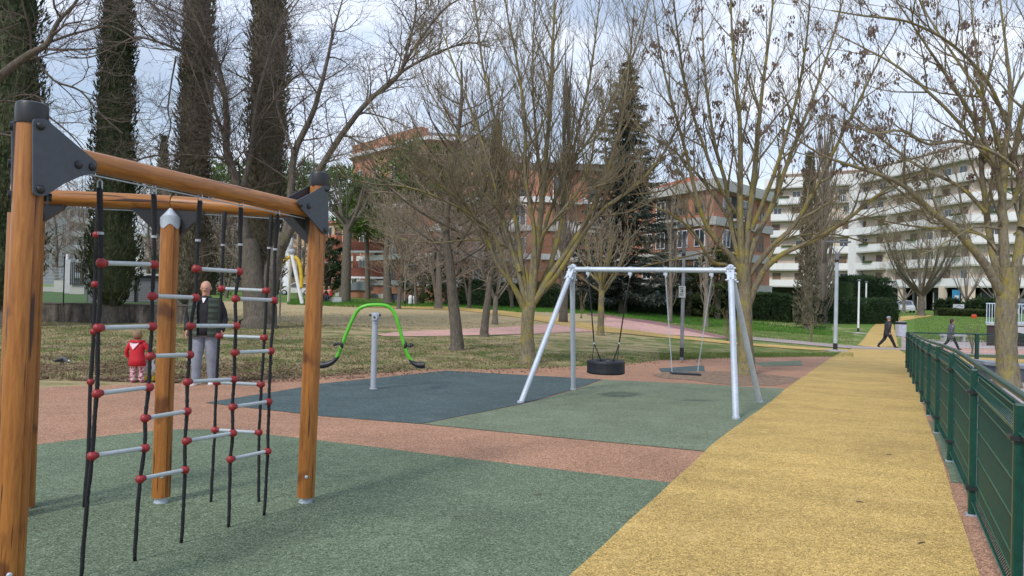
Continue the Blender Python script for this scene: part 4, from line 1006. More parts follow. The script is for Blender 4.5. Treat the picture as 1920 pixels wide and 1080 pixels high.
pn = [(425, 96, 17, 5.5, 5.5), (560, 92, 16.5, 5.2, 5.), (640, 84, 14.8, 4.2, 6.5), (690, 80, 13, 4, 6), (775, 72, 15.8, 4.5, 6), (845, 72, 15.0, 4., 6.5), (310, 98, 16, 5, 5), (500, 100, 15.5, 5, 5)]
pl_ = ['umbrella pine crown left of the widest cypress', 'umbrella pine crown right of the widest cypress', 'bright green pine just right of the far timber post cap', 'green pine before the terraced brick roof, low one', 'green pine below the terraced brick roof, tall one', 'green pine right of the terraced brick gable', 'far pine crown between the first and second cypress', 'far pine crown directly behind the widest cypress']
for i, ((px, Y, H, cr, ch), lb) in enumerate(zip(pn, pl_)): pine(lb, 300+i, W(px, Y), H, cr, ch, n=95, per=42, ls=.42)
for i, (px, Y, H, cr, ch, lb) in enumerate(((612, 72, 6.2, 1.8, 5.4, 'grey-green conical evergreen left of the brick balconies'), (790, 68, 6.8, 2.6, 6., 'rounded yellow-green shrub tree right of the brick balconies'), (840, 66, 6.2, 2.4, 5.6, 'dark rounded evergreen behind the twin-trunk tree'), (1345, 60, 6.0, 1.9, 5.2, 'loose olive-green shrub tree behind the right poplar'),
        (1290, 61, 4.6, 1.5, 4.2, 'olive-green shrub tree behind the small-sign lamp post'), (400, 75, 5.6, 2.6, 5., 'dark evergreen clump behind the bald man'), (1780, 84, 1.7, 1.6, 1.5, 'low round evergreen shrub left of the blue advertising panel'), (1845, 82, 1.9, 2.4, 1.7, 'wide low evergreen shrub right of the blue advertising panel'))):
    pine(lb, 330+i, W(px, Y), H, cr, ch, leaf=L_shrub if i in (1, 3, 4) else L_hedge, n=70, per=50, ls=.28, name='evergreen_shrub', group='evergreen shrubs')
# hedges
def hedge(label, a, b, depth, h, seed, leaf=L_hedge, n=9000, ls=.16):
    rr = random.Random(seed); a = Vector(a); b = Vector(b); d = V(b.x-a.x, b.y-a.y, 0); ln = d.length; d.normalize(); nn = V(-d.y, d.x, 0); c = MB()
    root_ = (a+b)/2; ns = max(6, int(ln/1.2)); vs = []
    def top(t): return h*(1+.10*mnoise.noise(V(t*ln*.35, seed, 0))+.05*mnoise.noise(V(t*ln*1.3, seed, 3)))
    for i in range(ns+1):
        t = i/ns; p = a.lerp(b, t); hh = top(t)
        for (u, v) in ((-.46, -.1), (-.5, .5), (-.42, .93), (0, 1.), (.42, .93), (.5, .5), (.46, -.1)): vs.append(p+nn*(u*depth*.93)+V(0, 0, v*hh*.95))
    fs = [(i*7+k, i*7+k+1, (i+1)*7+k+1, (i+1)*7+k) for i in range(ns) for k in range(6)]+[tuple(range(7)), tuple(ns*7+k for k in range(6, -1, -1))]
    c.add(vs, fs)
    for _ in range(n):
        t = rr.random(); p = a.lerp(b, t); hh = top(t)
        if rr.random() < .3: q = p+nn*rr.uniform(-.45, .45)*depth+V(0, 0, hh*rr.uniform(.93, 1.06)); o = V(0, 0, 1)
        else: sg = -1 if rr.random() < .75 else 1; q = p+nn*sg*depth*rr.uniform(.42, .54)+V(0, 0, hh*rr.uniform(.0, 1.)); o = nn*sg+V(0, 0, .4)
        leaf_cluster(c, rr, q, ls, o)
    o = c.build('hedge', leaf, org=root_); return tag(o, label, 'hedge', 'clipped hedges')
hedge('long clipped dark hedge behind the swing, left of the poplars', W(868, 66), W(1238, 62), 1.6, 2.0, 1, n=14000)
hedge('clipped dark hedge between the left poplar and the ivy column', W(1236, 62.2), W(1478, 61), 1.7, 2.1, 2, n=14000)
hedge('dark hedge behind the thick poplar and tall lamp post', W(1476, 61.4), W(1672, 64), 1.8, 1.9, 3, n=9000)
hedge('taller dark hedge block above the hedge, left of the parked car', W(1575, 67), W(1652, 69), 3, 3.6, 4, n=7000, ls=.2)
hedge('low clipped hedge strip in front of the shops', W(1755, 80), W(1862, 79), 1.2, .65, 5, n=3500, leaf=L_shrub)
# grass blades, dry litter
def tufts(name, lab_kind, n, reg, mater, hgt, wd, seed, flat=False, dens=None):
    rr = random.Random(seed); m = MB(); k = 0; tries = 0
    while k < n and tries < n*8:
        tries += 1; Y = reg[2]+(reg[3]-reg[2])*rr.random()**1.3; u = rr.uniform(reg[0], reg[1]); x = u*Y
        if dens and rr.random() > dens(x, Y): continue
        z = zf(x, Y); a = rr.uniform(0, 6.28); c, s_ = math.cos(a), math.sin(a); w_ = wd*rr.uniform(.6, 1.4)
        if flat:
            q = rr.uniform(.4, 1.)*wd; m.add([(x-c*w_, Y-s_*w_, z+.018), (x+s_*q, Y-c*q, z+.022+rr.random()*.012), (x+c*w_, Y+s_*w_, z+.020), (x-s_*q, Y+c*q, z+.026+rr.random()*.02)], [(0, 1, 2, 3)])
        else:
            h = hgt*rr.uniform(.5, 1.3); l = rr.uniform(-.5, .5)*h; m.add([(x-c*w_, Y-s_*w_, z-.01), (x+c*w_, Y+s_*w_, z-.01), (x+l*s_, Y+l*c, z+h)], [(0, 1, 2)])
        k += 1
    o = m.build(name, mater); tag(o, None, None, None, 'stuff'); return o
def in_lawn(x, y, ov=2):                     # not on the paving: compare with the pink path and the play surface
    px = 960+F*x/y; 
    q = V(x, y, zf(x, y))-CAM; py = 540-F*q.dot(_up)/q.dot(_fw); px = 960+F*q.dot(_rt)/q.dot(_fw)
    edge = np.interp(px, [-200, 0, 100, 250, 340, 600, 820, 1000, 1180, 1250, 1400, 1560], [738, 734, 727, 722, 720, 706, 693, 692, 683, 675, 670, 668])
    if py > edge+ov or px > 1600: return 0
    if 618 < py < 634 and 560 < px < 1130: return 0
    if px > 1000 and py < 662 and py > np.interp(px, [1000, 1130, 1380, 1600], [585, 590, 635, 645]): return 0
    if 1000 <= px and py < 596: pass
    if px < 1130 and 576 < py < 614 and abs(py-np.interp(px, [640, 860, 960, 1060, 1130], [572, 579, 590, 606, 617])) < 5: return 0
    return 1
M_lawnb = leafmat('lawn_blades', (.065, .12, .022), (.16, .21, .06), .5); M_blade = leafmat('grass_blades', (.055, .085, .02), (.12, .15, .045), .7); M_lush = leafmat('lush_grass_blades', (.05, .14, .015), (.08, .21, .03), .4)
M_dryb = leafmat('dry_grass_blades', (.20, .15, .08), (.34, .27, .16), .7); M_litter = leafmat('leaf_litter_leaves', (.10, .06, .035), (.32, .24, .16), 3.)
tufts('grass', 0, 45000, (-.75, .48, 13.5, 40), M_blade, .05, .006, 1, dens=lambda x, y: in_lawn(x, y)*(1 if mnoise.noise(V(x*.7, y*.7, 2)) > -.05 else .15))
tufts('dry_grass', 0, 30000, (-.75, .3, 13.5, 46), M_dryb, .045, .006, 2, dens=lambda x, y: in_lawn(x, y)*(1 if mnoise.noise(V(x*.7, y*.7, 2)) < .05 else .2))
tufts('leaf_litter', 0, 26000, (-.75, .3, 13.3, 32), M_litter, .0, .028, 3, flat=True, dens=lambda x, y: max(in_lawn(x, y), .22*in_lawn(x, y, 9))*(.25+.75*sstep((19-y)/5))*(1 if mnoise.noise(V(x*.9, y*.9, 7)) > -.1 else .2))
tufts('lawn_grass', 0, 26000, (.2, .5, 22, 54), M_lawnb, .06, .010, 6, dens=lambda x, y: in_lawn(x, y))
tufts('far_lawn_grass', 0, 9000, (.54, .70, 48, 76), M_lawnb, .10, .018, 7)
tufts('lush_grass', 0, 26000, (-.3, .62, 50, 66), M_lush, .16, .02, 4, dens=lambda x, y: in_lawn(x, y) if x/y < .43 else 0)
# crumbs on the rubber: tiny pale bits and two or three twigs
rr = random.Random(5); m = MB()
for _ in range(240):
    y = rr.uniform(2.5, 13); x = rr.uniform(-.6, .6)*y
    if x > .5*y+.4: continue
    z = zf(x, y)+.030; a = rr.uniform(0, 6.28); s_ = rr.uniform(.004, .011); m.add([(x-s_*math.cos(a), y-s_*math.sin(a), z), (x+s_*.5*math.sin(a), y-s_*.5*math.cos(a), z+.003), (x+s_*math.cos(a), y+s_*math.sin(a), z+.002)], [(0, 1, 2)])
tag(m.build('leaf_crumbs', M_litter), kind='stuff')
for i, (px, py, l, a, lb) in enumerate(((1728, 1026, .06, .4, 'short brown twig lying on the yellow path near the bottom right'), (1612, 948, .05, -.5, 'small dark twig lying mid-way up the yellow path'), (1667, 858, .05, .1, 'tiny dark twig on the yellow path, farthest of the three'), (1008, 934, .07, 0, 'small dark stick on the green rubber zone'))):
    q = G(px, py, .03); m = MB(); m.tube([q-V(math.cos(a), math.sin(a), 0)*l/2, q+V(.0, .004, .002), q+V(math.cos(a), math.sin(a), 0)*l/2], .004, 5)
    o = m.build('twig', B_dark, org=q); tag(o, lb, 'twig', 'twigs on the rubber paving')
# ------------------------------------------------------------------ buildings
def bricks(name, c1, c2, mortar):
    m, nt, b = _base(name); vec = worldco(nt); f = nz(nt, vec, .35, 5, .7); g = nz(nt, vec, 14, 3, .8, 0, (1, 1, 3))
    c = ramp(nt, f, [(.3, c1), (.7, c2)]); c = mixc(nt, 1, c, ramp(nt, g, [(.3, (.75, .75, .75)), (.7, (1.2, 1.2, 1.2))]), 'MULTIPLY')
    s = nz(nt, vec, 1.2, 5, .7, .2, (1, 1, .2)); c = mixc(nt, ramp(nt, s, [(.6, (0, 0, 0)), (.8, (.35, .35, .35))]), c, mortar)
    nt.links.new(c, b.inputs['Base Color']); b.inputs['Roughness'].default_value = .9; return m
W_brick = bricks('orange_brick', (.37, .165, .10), (.45, .225, .145), (.34, .27, .23)); W_brickd = bricks('dark_red_brick', (.20, .065, .045), (.26, .09, .06), (.2, .15, .13))
W_cream = bricks('cream_render', (.57, .47, .38), (.66, .56, .46), (.50, .43, .37)); W_white = bricks('white_parapet', (.66, .66, .67), (.76, .76, .77), (.52, .51, .49))
W_grey = bricks('grey_render', (.40, .41, .42), (.48, .49, .50), (.33, .33, .33)); W_yel = bricks('pale_yellow_render', (.60, .43, .25), (.66, .49, .30), (.5, .4, .3))
W_band = bricks('weathered_concrete_band', (.38, .38, .35), (.48, .48, .46), (.25, .25, .22)); W_dark = mat('dark_paint_and_recess_shade', (.035, .032, .03), .8)  # near-black: painted shade for open recesses, plain dark on fascias and rails
W_roof = bricks('dark_roof', (.13, .11, .10), (.19, .16, .14), (.1, .1, .1)); W_shut = mat('brown_shutter', (.20, .135, .09), .7, var=.3, scale=.7)
W_glass = mat('window_glass', (.045, .055, .065), .12, var=.4, scale=.5, spec=.8); W_white2 = mat('white_paint', (.72, .74, .76), .5, var=.08); W_bluesh = mat('blue_shop_sign', (.03, .07, .24), .4)
W_coral = mat('coral_render', (.55, .2, .13), .8)
def ext(m, poly, z0, z1):
    n = len(poly); m.add([(p[0], p[1], z0) for p in poly]+[(p[0], p[1], z1) for p in poly], [tuple(range(n-1, -1, -1)), tuple(range(n, 2*n))]+[(i, (i+1) % n, n+(i+1) % n, n+i) for i in range(n)])
def outw(A, B):                        # outward normal: the side that faces the camera
    d = (B-A).normalized(); n = V(d.y, -d.x, 0)
    if n.dot(V(-A.x, -A.y, 0)) < 0: n = -n
    return d, n
def balcony(root, A, B, t0, t1, z, proj, pm, ph=1.05, slab=.22, sm=None, name='balcony', open_rail=False):
    d, n = outw(A, B); ln = (B-A).length; a = A+d*(ln*t0); b = A+d*(ln*t1); c = (a+b)/2; w_ = (b-a).length
    m = MB(); rz = math.atan2(d.y, d.x); m.box(c+n*(proj/2)+V(0, 0, z-slab/2), (w_, proj+.08, slab), rz); o = m.build(name, sm or W_band, root)
    m = MB()
    if open_rail:
        k = int(w_/.35)
        for i in range(k+1): m.bar(a.lerp(b, i/k)+n*proj+V(0, 0, z), a.lerp(b, i/k)+n*proj+V(0, 0, z+ph), .05, .05, up=V(1, 0, 0))
        m.box(c+n*proj+V(0, 0, z+ph), (w_, .07, .07), rz)
    else:
        m.box(c+n*(proj-.05)+V(0, 0, z+ph/2+.01), (w_+.02, .12, ph), rz)
        for e in (a, b): m.box(e+n*(proj/2-.08)+V(0, 0, z+ph/2+.01), (.12, proj-.16, ph), rz)
    m.build('parapet', pm, o)
def window(root, A, B, t, z, w_, h, kind=0, nm='window'):
    d, n = outw(A, B); ln = (B-A).length; c = A+d*(ln*t); rz = math.atan2(d.y, d.x)
    m = MB(); c0 = c+V(0, 0, z+h/2)+n*.03
    for s in (-1, 1): m.box(c0+d*s*(w_/2+.04), (.08, .10, h+.16), rz); m.box(c0+V(0, 0, s*(h/2+.04)), (w_, .10, .08), rz)
    m.box(c0+n*.015, (.06, .05, h), rz)
    o = m.build(nm, W_white2 if kind != 1 else W_shut, root)
    m = MB(); m.box(c0-n*.01, (w_, .03, h), rz); m.build('pane', W_glass, o)
    if kind == 1:
        m = MB(); 
        for i in range(int(h*.6/.09)): m.box(c0+n*.02+V(0, 0, h/2-.05-i*.09), (w_, .05, .075), rz)
        m.build('roller_shutter', W_shut, o)
    return o
def at(px, Y): x = P(px, 560, Y).x; return V(x, Y, 0)
rb = random.Random(77)
# white apartment building, right
wp = [at(1432, 139), at(1603, 131), at(1700, 119), at(1822, 105), at(1990, 99), at(2150, 104)]
wb = thing('apartment_building', 'large cream apartment building with long white balconies and shops below, at the right', 'building', V(wp[2].x, wp[2].y, zf(wp[2].x, wp[2].y)))
back = [p*1.0+V(6, 16, 0) for p in wp[::-1]]
m = MB(); ext(m, [p for p in wp]+back, 4.1, 22.1); m.build('wall', W_cream, wb)
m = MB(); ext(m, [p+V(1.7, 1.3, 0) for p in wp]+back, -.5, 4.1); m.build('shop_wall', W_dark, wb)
m = MB(); ext(m, [p+V(1.8, 2.2, 0) for p in wp]+back, 22.1, 25.0); at_ = m.build('attic', W_cream, wb)
m = MB(); ext(m, [p+V(1.4, 1.6, 0) for p in wp]+[p+V(1, 1, 0) for p in back], 25.0, 25.3); m.build('roof', W_white, wb)
for i in range(5):
    A, B = wp[i], wp[i+1]; d, n = outw(A, B); ln = (B-A).length
    for k in range(7):
        z = 4.1+3*k
        if k == 6: balcony(wb, A, B, 0, 1, z, 1.3, W_white, 1.7, name='roof_terrace'); continue
        if i == 0: sp_ = [(0.02, .40), (.62, .98)] if k else [(0, .98)]
        elif i == 1: sp_ = [(.06, .62), (.70, 1.0)]
        elif i == 2: sp_ = [(0.0, .42), (.52, 1.)]
        elif i == 3: sp_ = [(0., .98)]
        else: sp_ = [(0, 1)]
        for q, (a, b) in enumerate(sp_):
            balcony(wb, A, B, a, b, z, 1.35 if q % 2 == 0 else 1.0, W_white, 1.1, open_rail=(i == 0 and q == 1 and k > 3))
        nw = max(2, int(ln/3.4))
        for j in range(nw):
            t = (j+.5)/nw+rb.uniform(-.03, .03); r = rb.random()
            if i == 1 and t < .05: continue
            window(wb, A, B, t, z+(.05 if r < .5 else .9), 1.3, 2.25 if r < .5 else 1.35, 1 if rb.random() < .6 else 0)
        if rb.random() < .9:
            m = MB(); t = rb.uniform(.2, .9); c = A+d*ln*t+n*1.42+V(0, 0, z+1.12)
            m.box(c, (2.2, .5, .12), math.atan2(d.y, d.x)); m.box(c+n*.0+V(0, 0, .1), (1.9, .35, .25), math.atan2(d.y, d.x)); m.build('planter', L_shrub, wb)
# stair tower at the joint
m = MB(); d, n = outw(wp[1], wp[2]); m.box(wp[1]+n*.5+d*.9+V(0, 0, 13.5), (2.0, 2.0, 19.), math.atan2(d.y, d.x)); m.build('stair_tower', W_white, wb)
for i, (a, b) in enumerate(((1, 2), (2, 3), (3, 4))):
    A, B = wp[a], wp[b]; d, n = outw(A, B); ln = (B-A).length; k = int(ln/3.6)
    for j in range(k+1):
        m = MB(); c = A.lerp(B, j/k); m.box(c+n*.9+V(0, 0, 2.05), (1.0, .6, 4.1), math.atan2(d.y, d.x)); m.build('pillar', W_cream, wb)
        if j < k:
            c = A.lerp(B, (j+.5)/k)-n*.6; g = MB(); g.box(c+V(0, 0, 1.9), (3.0, .12, 2.6), math.atan2(d.y, d.x)); so = g.build('shop_window', W_glass, wb)
            g = MB(); g.box(c+n*.12+V(0, 0, 3.5), (3.3, .14, .65), math.atan2(d.y, d.x)); g.build('shop_fascia', W_bluesh if (j+i) % 3 == 0 else (W_white2 if (j+i) % 3 == 1 else W_dark), so)
            g = MB(); 
            for u in (-1.5, 0, 1.5): g.box(c+n*.1+d*u+V(0, 0, 1.9), (.09, .1, 2.6), math.atan2(d.y, d.x))
            g.build('shop_frame', W_white2, so)
for k_ in range(9):                    # roof garden
    A = wp[2].lerp(wp[4], k_/9); m = MB(); rr = random.Random(k_)
    for _ in range(60): leaf_cluster(m, rr, A+V(rr.gauss(0, 1.), 1.6+rr.gauss(0, .3), 23.8+abs(rr.gauss(0, .5))), .5, V(0, 0, 1))
    m.build('roof_plants', L_shrub, wb)
# brick building with concrete bands (right of the fir)
bp = [at(1196, 76), at(1335, 66), at(1442, 75)]
b2 = thing('apartment_building', 'orange brick apartment block with grey concrete bands, between the fir and the thick ash trunk', 'building', V(bp[1].x, bp[1].y, zf(bp[1].x, bp[1].y)))
bk = [bp[2]+V(4, 14, 0), bp[0]+V(-4, 14, 0)]
m = MB(); ext(m, bp+bk, -.3, 11.2); m.build('wall', W_brick, b2)
m = MB(); ext(m, [bp[0]+V(-.6, -.5, 0), bp[1]+V(0, -.9, 0), bp[2]+V(.6, -.5, 0)]+bk, 11.2, 12.15); m.build('roof', W_band, b2)
m = MB(); ext(m, [bp[0]+V(1, 3, 0), bp[1]+V(-1, 3, 0), bk[0]-V(6, 3, 0), bk[1]+V(2, -3, 0)], 12.15, 12.9); m.build('roof_edge', W_coral, b2)
for i in range(2):
    A, B = bp[i], bp[i+1]; d, n = outw(A, B); ln = (B-A).length; rz = math.atan2(d.y, d.x)
    for z in (2.2, 5.1, 8.1):
        m = MB(); m.box((A+B)/2+n*.12+V(0, 0, z+.35), (ln+.1, .3, .75), rz); m.build('concrete_band', W_band, b2)
    for k, z in enumerate((2.95, 5.85, 8.85)):
        for t in ((.13, .32, .62, .84) if i == 0 else (.2, .5, .8)):
            window(b2, A, B, t, z+.45, 1.3, 1.45, 1 if rb.random() < .4 else 0)
        t = .45 if i == 0 else .34
        m = MB(); m.box(A.lerp(B, t)+n*.02+V(0, 0, z+1.1), (2.4, .08, 2.1), rz); m.build('loggia_shade_panel', W_dark, b2)  # flat panel on the wall, coloured dark as the shade inside a loggia
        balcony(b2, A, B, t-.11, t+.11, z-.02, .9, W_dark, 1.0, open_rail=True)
# large terraced brick block behind the trees
cp = [at(655, 95), at(790, 82), at(1010, 78), at(1212, 80)]
b3 = thing('apartment_building', 'largest red brick building with stepped roofline behind the many-stemmed ash', 'building', V(cp[1].x, cp[1].y, zf(cp[1].x, cp[1].y)))
m = MB(); ext(m, [cp[1], cp[2], cp[3], cp[3]+V(0, 14, 0), cp[1]+V(0, 14, 0)], -.3, 14.6); m.build('wall', W_brick, b3)
m = MB(); ext(m, [cp[0], cp[1]+V(-.02, -.02, 0), cp[1]+V(4, 1.2, 0), cp[1]+V(4, 13, 0), cp[0]+V(0, 12, 0)], -.3, 18.2); m.build('side_wing_wall', W_brick, b3)
m = MB(); ext(m, [cp[0]+V(-.5, -.6, 0), cp[1]+V(.4, -.8, 0), cp[1]+V(4.5, 0, 0), cp[1]+V(4.5, 13, 0), cp[0]+V(0, 12, 0)], 18.2, 18.6); m.build('roof_slab', W_white, b3)
m = MB(); A, B = cp[0], cp[1]; d, n = outw(A, B); m.box((A+B)/2+V(0, 1.2, 19.3), ((B-A).length-1, 1.2, 1.4), math.atan2(d.y, d.x)); m.build('roof_parapet', W_brick, b3)
m = MB(); m.add([cp[1]+V(-1, 1, 18.6), cp[1]+V(13, 1, 15.6), cp[1]+V(13, 8, 16.6), cp[1]+V(6, 8, 20.6), cp[1]+V(-1, 8, 20.8), cp[1]+V(-1, 1, 14.6), cp[1]+V(13, 1, 14.6), cp[1]+V(13, 8, 14.6), cp[1]+V(-1, 8, 14.6)], [(0, 1, 2, 3, 4), (0, 5, 6, 1), (1, 6, 7, 2), (2, 7, 8, 4, 3), (4, 8, 5, 0)]); m.build('roof', W_roof, b3)
m = MB(); ext(m, [cp[1]+V(9, -.8, 0), cp[2]+V(0, -.8, 0), cp[3]+V(0, -.8, 0), cp[3]+V(0, 13, 0), cp[1]+V(9, 13, 0)], 14.62, 15.3); m.build('roof_fascia', W_roof, b3)
for i in range(3):
    A, B = cp[i], cp[i+1]; d, n = outw(A, B); ln = (B-A).length; rz = math.atan2(d.y, d.x)
    for k in range(5 if i else 6):
        z = 2.2+3*k
        if z > 13.6 and i: break
        if z > 17: break
        m = MB(); m.box((A+B)/2+n*.13+V(0, 0, z+.3), (ln-.3, .3, .6), rz); m.build('concrete_band', W_white if k % 2 else W_band, b3)
        for t in [(j+.5)/max(2, int(ln/3.6)) for j in range(max(2, int(ln/3.6)))]:
            window(b3, A, B, t, z+(.65), 1.2, 1.6 if rb.random() < .6 else 2.1, 1 if rb.random() < .4 else 0)
        if i > 0:
            for t in (.25, .72): balcony(b3, A, B, t-.1, t+.1, z+.02, 1.2, W_white if rb.random() < .6 else W_brick, 1.0)
# low brick block with wide brick balconies
lp_ = [at(634, 92), at(775, 88)]
b4 = thing('apartment_building', 'dark red brick house with three wide brick balconies over an open ground floor, left', 'building', V(lp_[0].x, lp_[0].y, zf(lp_[0].x, lp_[0].y)))
A, B = lp_; d, n = outw(A, B); ln = (B-A).length; rz = math.atan2(d.y, d.x)
m = MB(); ext(m, [A+V(1.4, 1.4, 0), B+V(0, 1.4, 0), B+V(0, 12, 0), A+V(1.4, 12, 0)], 3.2, 9.6); m.build('wall', W_brickd, b4)
m = MB(); ext(m, [A+V(1.5, 3, 0), B+V(0, 3, 0), B+V(0, 11, 0), A+V(1.5, 11, 0)], .3, 3.2); m.build('ground_floor_wall', W_dark, b4)  # set-back wall coloured near-black for the shade of the open floor
m = MB(); ext(m, [A+V(1.5, -.5, 0), B+V(1, -.5, 0), B+V(1, 13, 0), A+V(1, 13, 0)], 9.6, 9.85); m.build('roof', W_band, b4)
m = MB(); ext(m, [A+V(-.5, 1, 0), B+V(1, 1, 0), B+V(1, 12, 0), A+V(0, 12, 0)], 9.86, 11.0); m.build('roof_tiles', W_roof, b4)
for z in (3.2, 6.3): balcony(b4, A, B, 0, 1, z, 1.2, W_brickd, 1.05, sm=W_white2)
for z in (3.35, 6.45):
    for t in (.3, .38, .55, .72, .9): window(b4, A+V(0, 1.35, 0), B+V(0, 1.35, 0), t, z, 1.0, 2.0, 1 if t > .5 else 0)
for t in (.07, .2, .45, .62, .86):
    m = MB(); m.box(A.lerp(B, t)+V(0, .6, 1.8), (.4, .4, 2.8), rz); m.build('pillar', W_grey, b4)
m = MB(); m.box((A+B)/2+n*1.2+V(0, 0, .75), (ln*.9, .3, .9), rz); m.build('base_wall', W_band, b4)
cv = thing('glazed_veranda', 'arched grey canopy over a brick counter in front of the brick balconies', 'veranda', at(674, 86.5)+V(0, 0, .5)); q = at(674, 86.5)
m = MB(); m.box(q+V(0, 0, 1.1), (2.6, .3, .9)); m.build('brick_counter', W_brick, cv)
m = MB(); vs = []
for i in range(9):
    a = math.pi*i/8; vs += [q+V(-1.3*math.cos(a), -.4, 1.56+1.0*math.sin(a)), q+V(-1.3*math.cos(a), 1.6, 1.56+1.0*math.sin(a))]
m.add(vs, [(2*i, 2*i+2, 2*i+3, 2*i+1) for i in range(8)]+[tuple(range(0, 18, 2))]); m.build('canopy', mat('grey_canopy', (.20, .23, .25), .35), cv)
# pale yellow house, cream block, far grey flats
def plain_block(label, pa, pb, dep, z1, wm, rows, cols, z0=0, acc=None, fh=3., roofm=None):
    A, B = pa, pb; d, n = outw(A, B); ln = (B-A).length
    root = thing('apartment_building', label, 'building', V(A.x, A.y, zf(A.x, A.y))); m = MB(); ext(m, [A, B, B-n*dep, A-n*dep], z0-.5, z1); m.build('wall', wm, root)
    m = MB(); ext(m, [A+n*.5-d*.5, B+n*.5+d*.5, B-n*(dep+.5)+d*.5, A-n*(dep+.5)-d*.5], z1, z1+.35); m.build('roof', roofm or W_band, root)
    for r in range(rows):
        for c in range(cols): window(root, A, B, (c+.5)/cols, z1-fh*(r+1)+.8, 1.3, 1.6, rb.choice((0, 1)))
        if acc: balcony(root, A, B, .62, .98, z1-fh*(r+1)+.1, 1.2, acc, 1.0)
    return root
plain_block('pale yellow house with coral balconies beyond the yellow swing', at(540, 118), at(640, 112), 10, 11.6, W_yel, 3, 6, acc=W_coral, roofm=W_coral)
plain_block('cream block glimpsed through branches right of the bald man', at(395, 105), at(462, 108), 10, 12.6, W_cream, 3, 5, acc=W_white)
plain_block('far grey block of flats behind the pinkish bare trees at the left', at(60, 148), at(166, 168), 14, 17.8, W_grey, 5, 7, acc=W_white)
plain_block('low cream block in the gap between the second and third cypress', at(262, 120), at(330, 122), 12, 9.4, W_grey, 2, 5)
plain_block('distant pale block half hidden at the left edge behind the first cypress', at(-120, 150), at(20, 150), 14, 14, W_cream, 4, 6)

# ------------------------------------------------------------------ left boundary: low wall, raised lawn, sheds
W_stain = bricks('stained_wall', (.19, .165, .14), (.33, .29, .25), (.045, .04, .035))
def retaining():
    m, nt, b = _base('streaked_concrete'); vec = worldco(nt); f = nz(nt, vec, 2.2, 6, .7, .3, (1.3, 1.3, .28)); g = nz(nt, vec, 9, 5, .7)
    c = ramp(nt, f, [(.4, (.04, .035, .03)), (.55, (.16, .135, .115)), (.7, (.36, .30, .26))]); c = mixc(nt, 1, c, ramp(nt, g, [(.3, (.8, .8, .8)), (.7, (1.15, 1.15, 1.15))]), 'MULTIPLY')
    nt.links.new(c, b.inputs['Base Color']); b.inputs['Roughness'].default_value = .95; return m
wa, wb_ = W(-260, 27.4), W(352, 29.0); wl = thing('retaining_wall', 'low stained concrete retaining wall running behind the child', 'wall', (wa+wb_)/2)
m = MB(); d = (wb_-wa); n_ = 40
for i in range(n_):
    a = wa+d*(i/n_); b = wa+d*((i+1)/n_); c = (a+b)/2; m.box(V(c.x, c.y, c.z+.28), ((b-a).length-.004, .22, .80+.006*math.sin(i*2.3)), math.atan2(d.y, d.x))
m.build('wall', retaining(), wl); m = MB(); c = (wa+wb_)/2; m.bar(wa+V(0, 0, .71), wb_+V(0, 0, .71), .27, .05); m.build('coping', mat('coping_stone', (.14, .125, .11), .9, var=.4, scale=3), wl)
rlm = MB(); ra = wa+V(0, .12, .64); rbb = wb_+V(0, .12, .64); rlm.add([ra, rbb, rbb+V(-13, 22, .5), ra+V(-22, 22, .5), ra-V(0, 0, 1), rbb-V(0, 0, 1), rbb+V(-13, 22, -1), ra+V(-22, 22, -1)], [(0, 1, 2, 3), (0, 4, 5, 1), (1, 5, 6, 2), (3, 2, 6, 7), (0, 3, 7, 4)])
tag(rlm.build('raised_lawn', mat('raised_lawn_grass', (.045, .10, .018), .95, var=.4, scale=5)), kind='structure')
sh_ = thing('metal_shed', 'long low grey shed with ribbed metal shutters behind the retaining wall', 'shed', V(at(255, 32).x, 32, .75)); a = at(163, 31.5); b = at(347, 33)
m = MB(); ext(m, [a, b, b+V(0, 2, 0), a+V(0, 2, 0)], .6, 2.0); m.build('body', mat('shed_grey', (.10, .105, .115), .6), sh_)
m = MB(); m.bar(a+V(0, -.1, 2.06), b+V(0, -.1, 2.06), .3, .06); m.build('roof_edge', W_white2, sh_)
for i in range(4):
    t0 = (i+.08)/4; t1 = (i+.9)/4; m = MB(); p, q = a.lerp(b, t0), a.lerp(b, t1)
    for k in range(14): m.bar(p+V(0, -.05, .75+k*.085), q+V(0, -.05, .75+k*.085), .05, .07)
    m.build('shutter', mat('shutter_grey', (.27, .28, .31), .55, var=.1, scale=2), sh_)
gw = thing('garden_wall', 'pale low boundary wall with piers on the raised lawn, left of the first cypress', 'wall', at(130, 42)+V(0, 0, .9)); 
for x0, x1, Y, z0, z1 in ((60, 100, 43, .8, 1.35), (100, 126, 42.5, .8, 1.75), (130, 157, 40, .75, 1.55)):
    a, b = at(x0, Y), at(x1, Y); m = MB(); ext(m, [a, b, b+V(0, .25, 0), a+V(0, .25, 0)], z0-.2, z1); m.build('wall_section', W_band, gw)
m = MB(); m.box(at(128, 41)+V(0, 0, 1.7), (.35, .35, 2.4)); m.build('pier', W_grey, gw); m = MB(); m.box(at(126, 41.5)+V(0, -.1, 2.3), (.08, .1, 1.8)); m.build('white_stake', W_white2, gw)
gf_ = thing('railing', 'dark vertical bar railing on the pale garden wall, left of the first cypress', 'railing', at(150, 40)+V(0, 0, 1.5)); a, b = at(131, 39.9), at(160, 39.9); m = MB()
for i in range(9): p = a.lerp(b, i/8); m.bar(p+V(0, 0, 1.5), p+V(0, 0, 2.7), .035, .035, up=V(1, 0, 0))
m.bar(a+V(0, 0, 1.58), b+V(0, 0, 1.58), .04, .04); m.bar(a+V(0, 0, 2.7), b+V(0, 0, 2.7), .04, .04); m.build('bars', M_black, gf_)
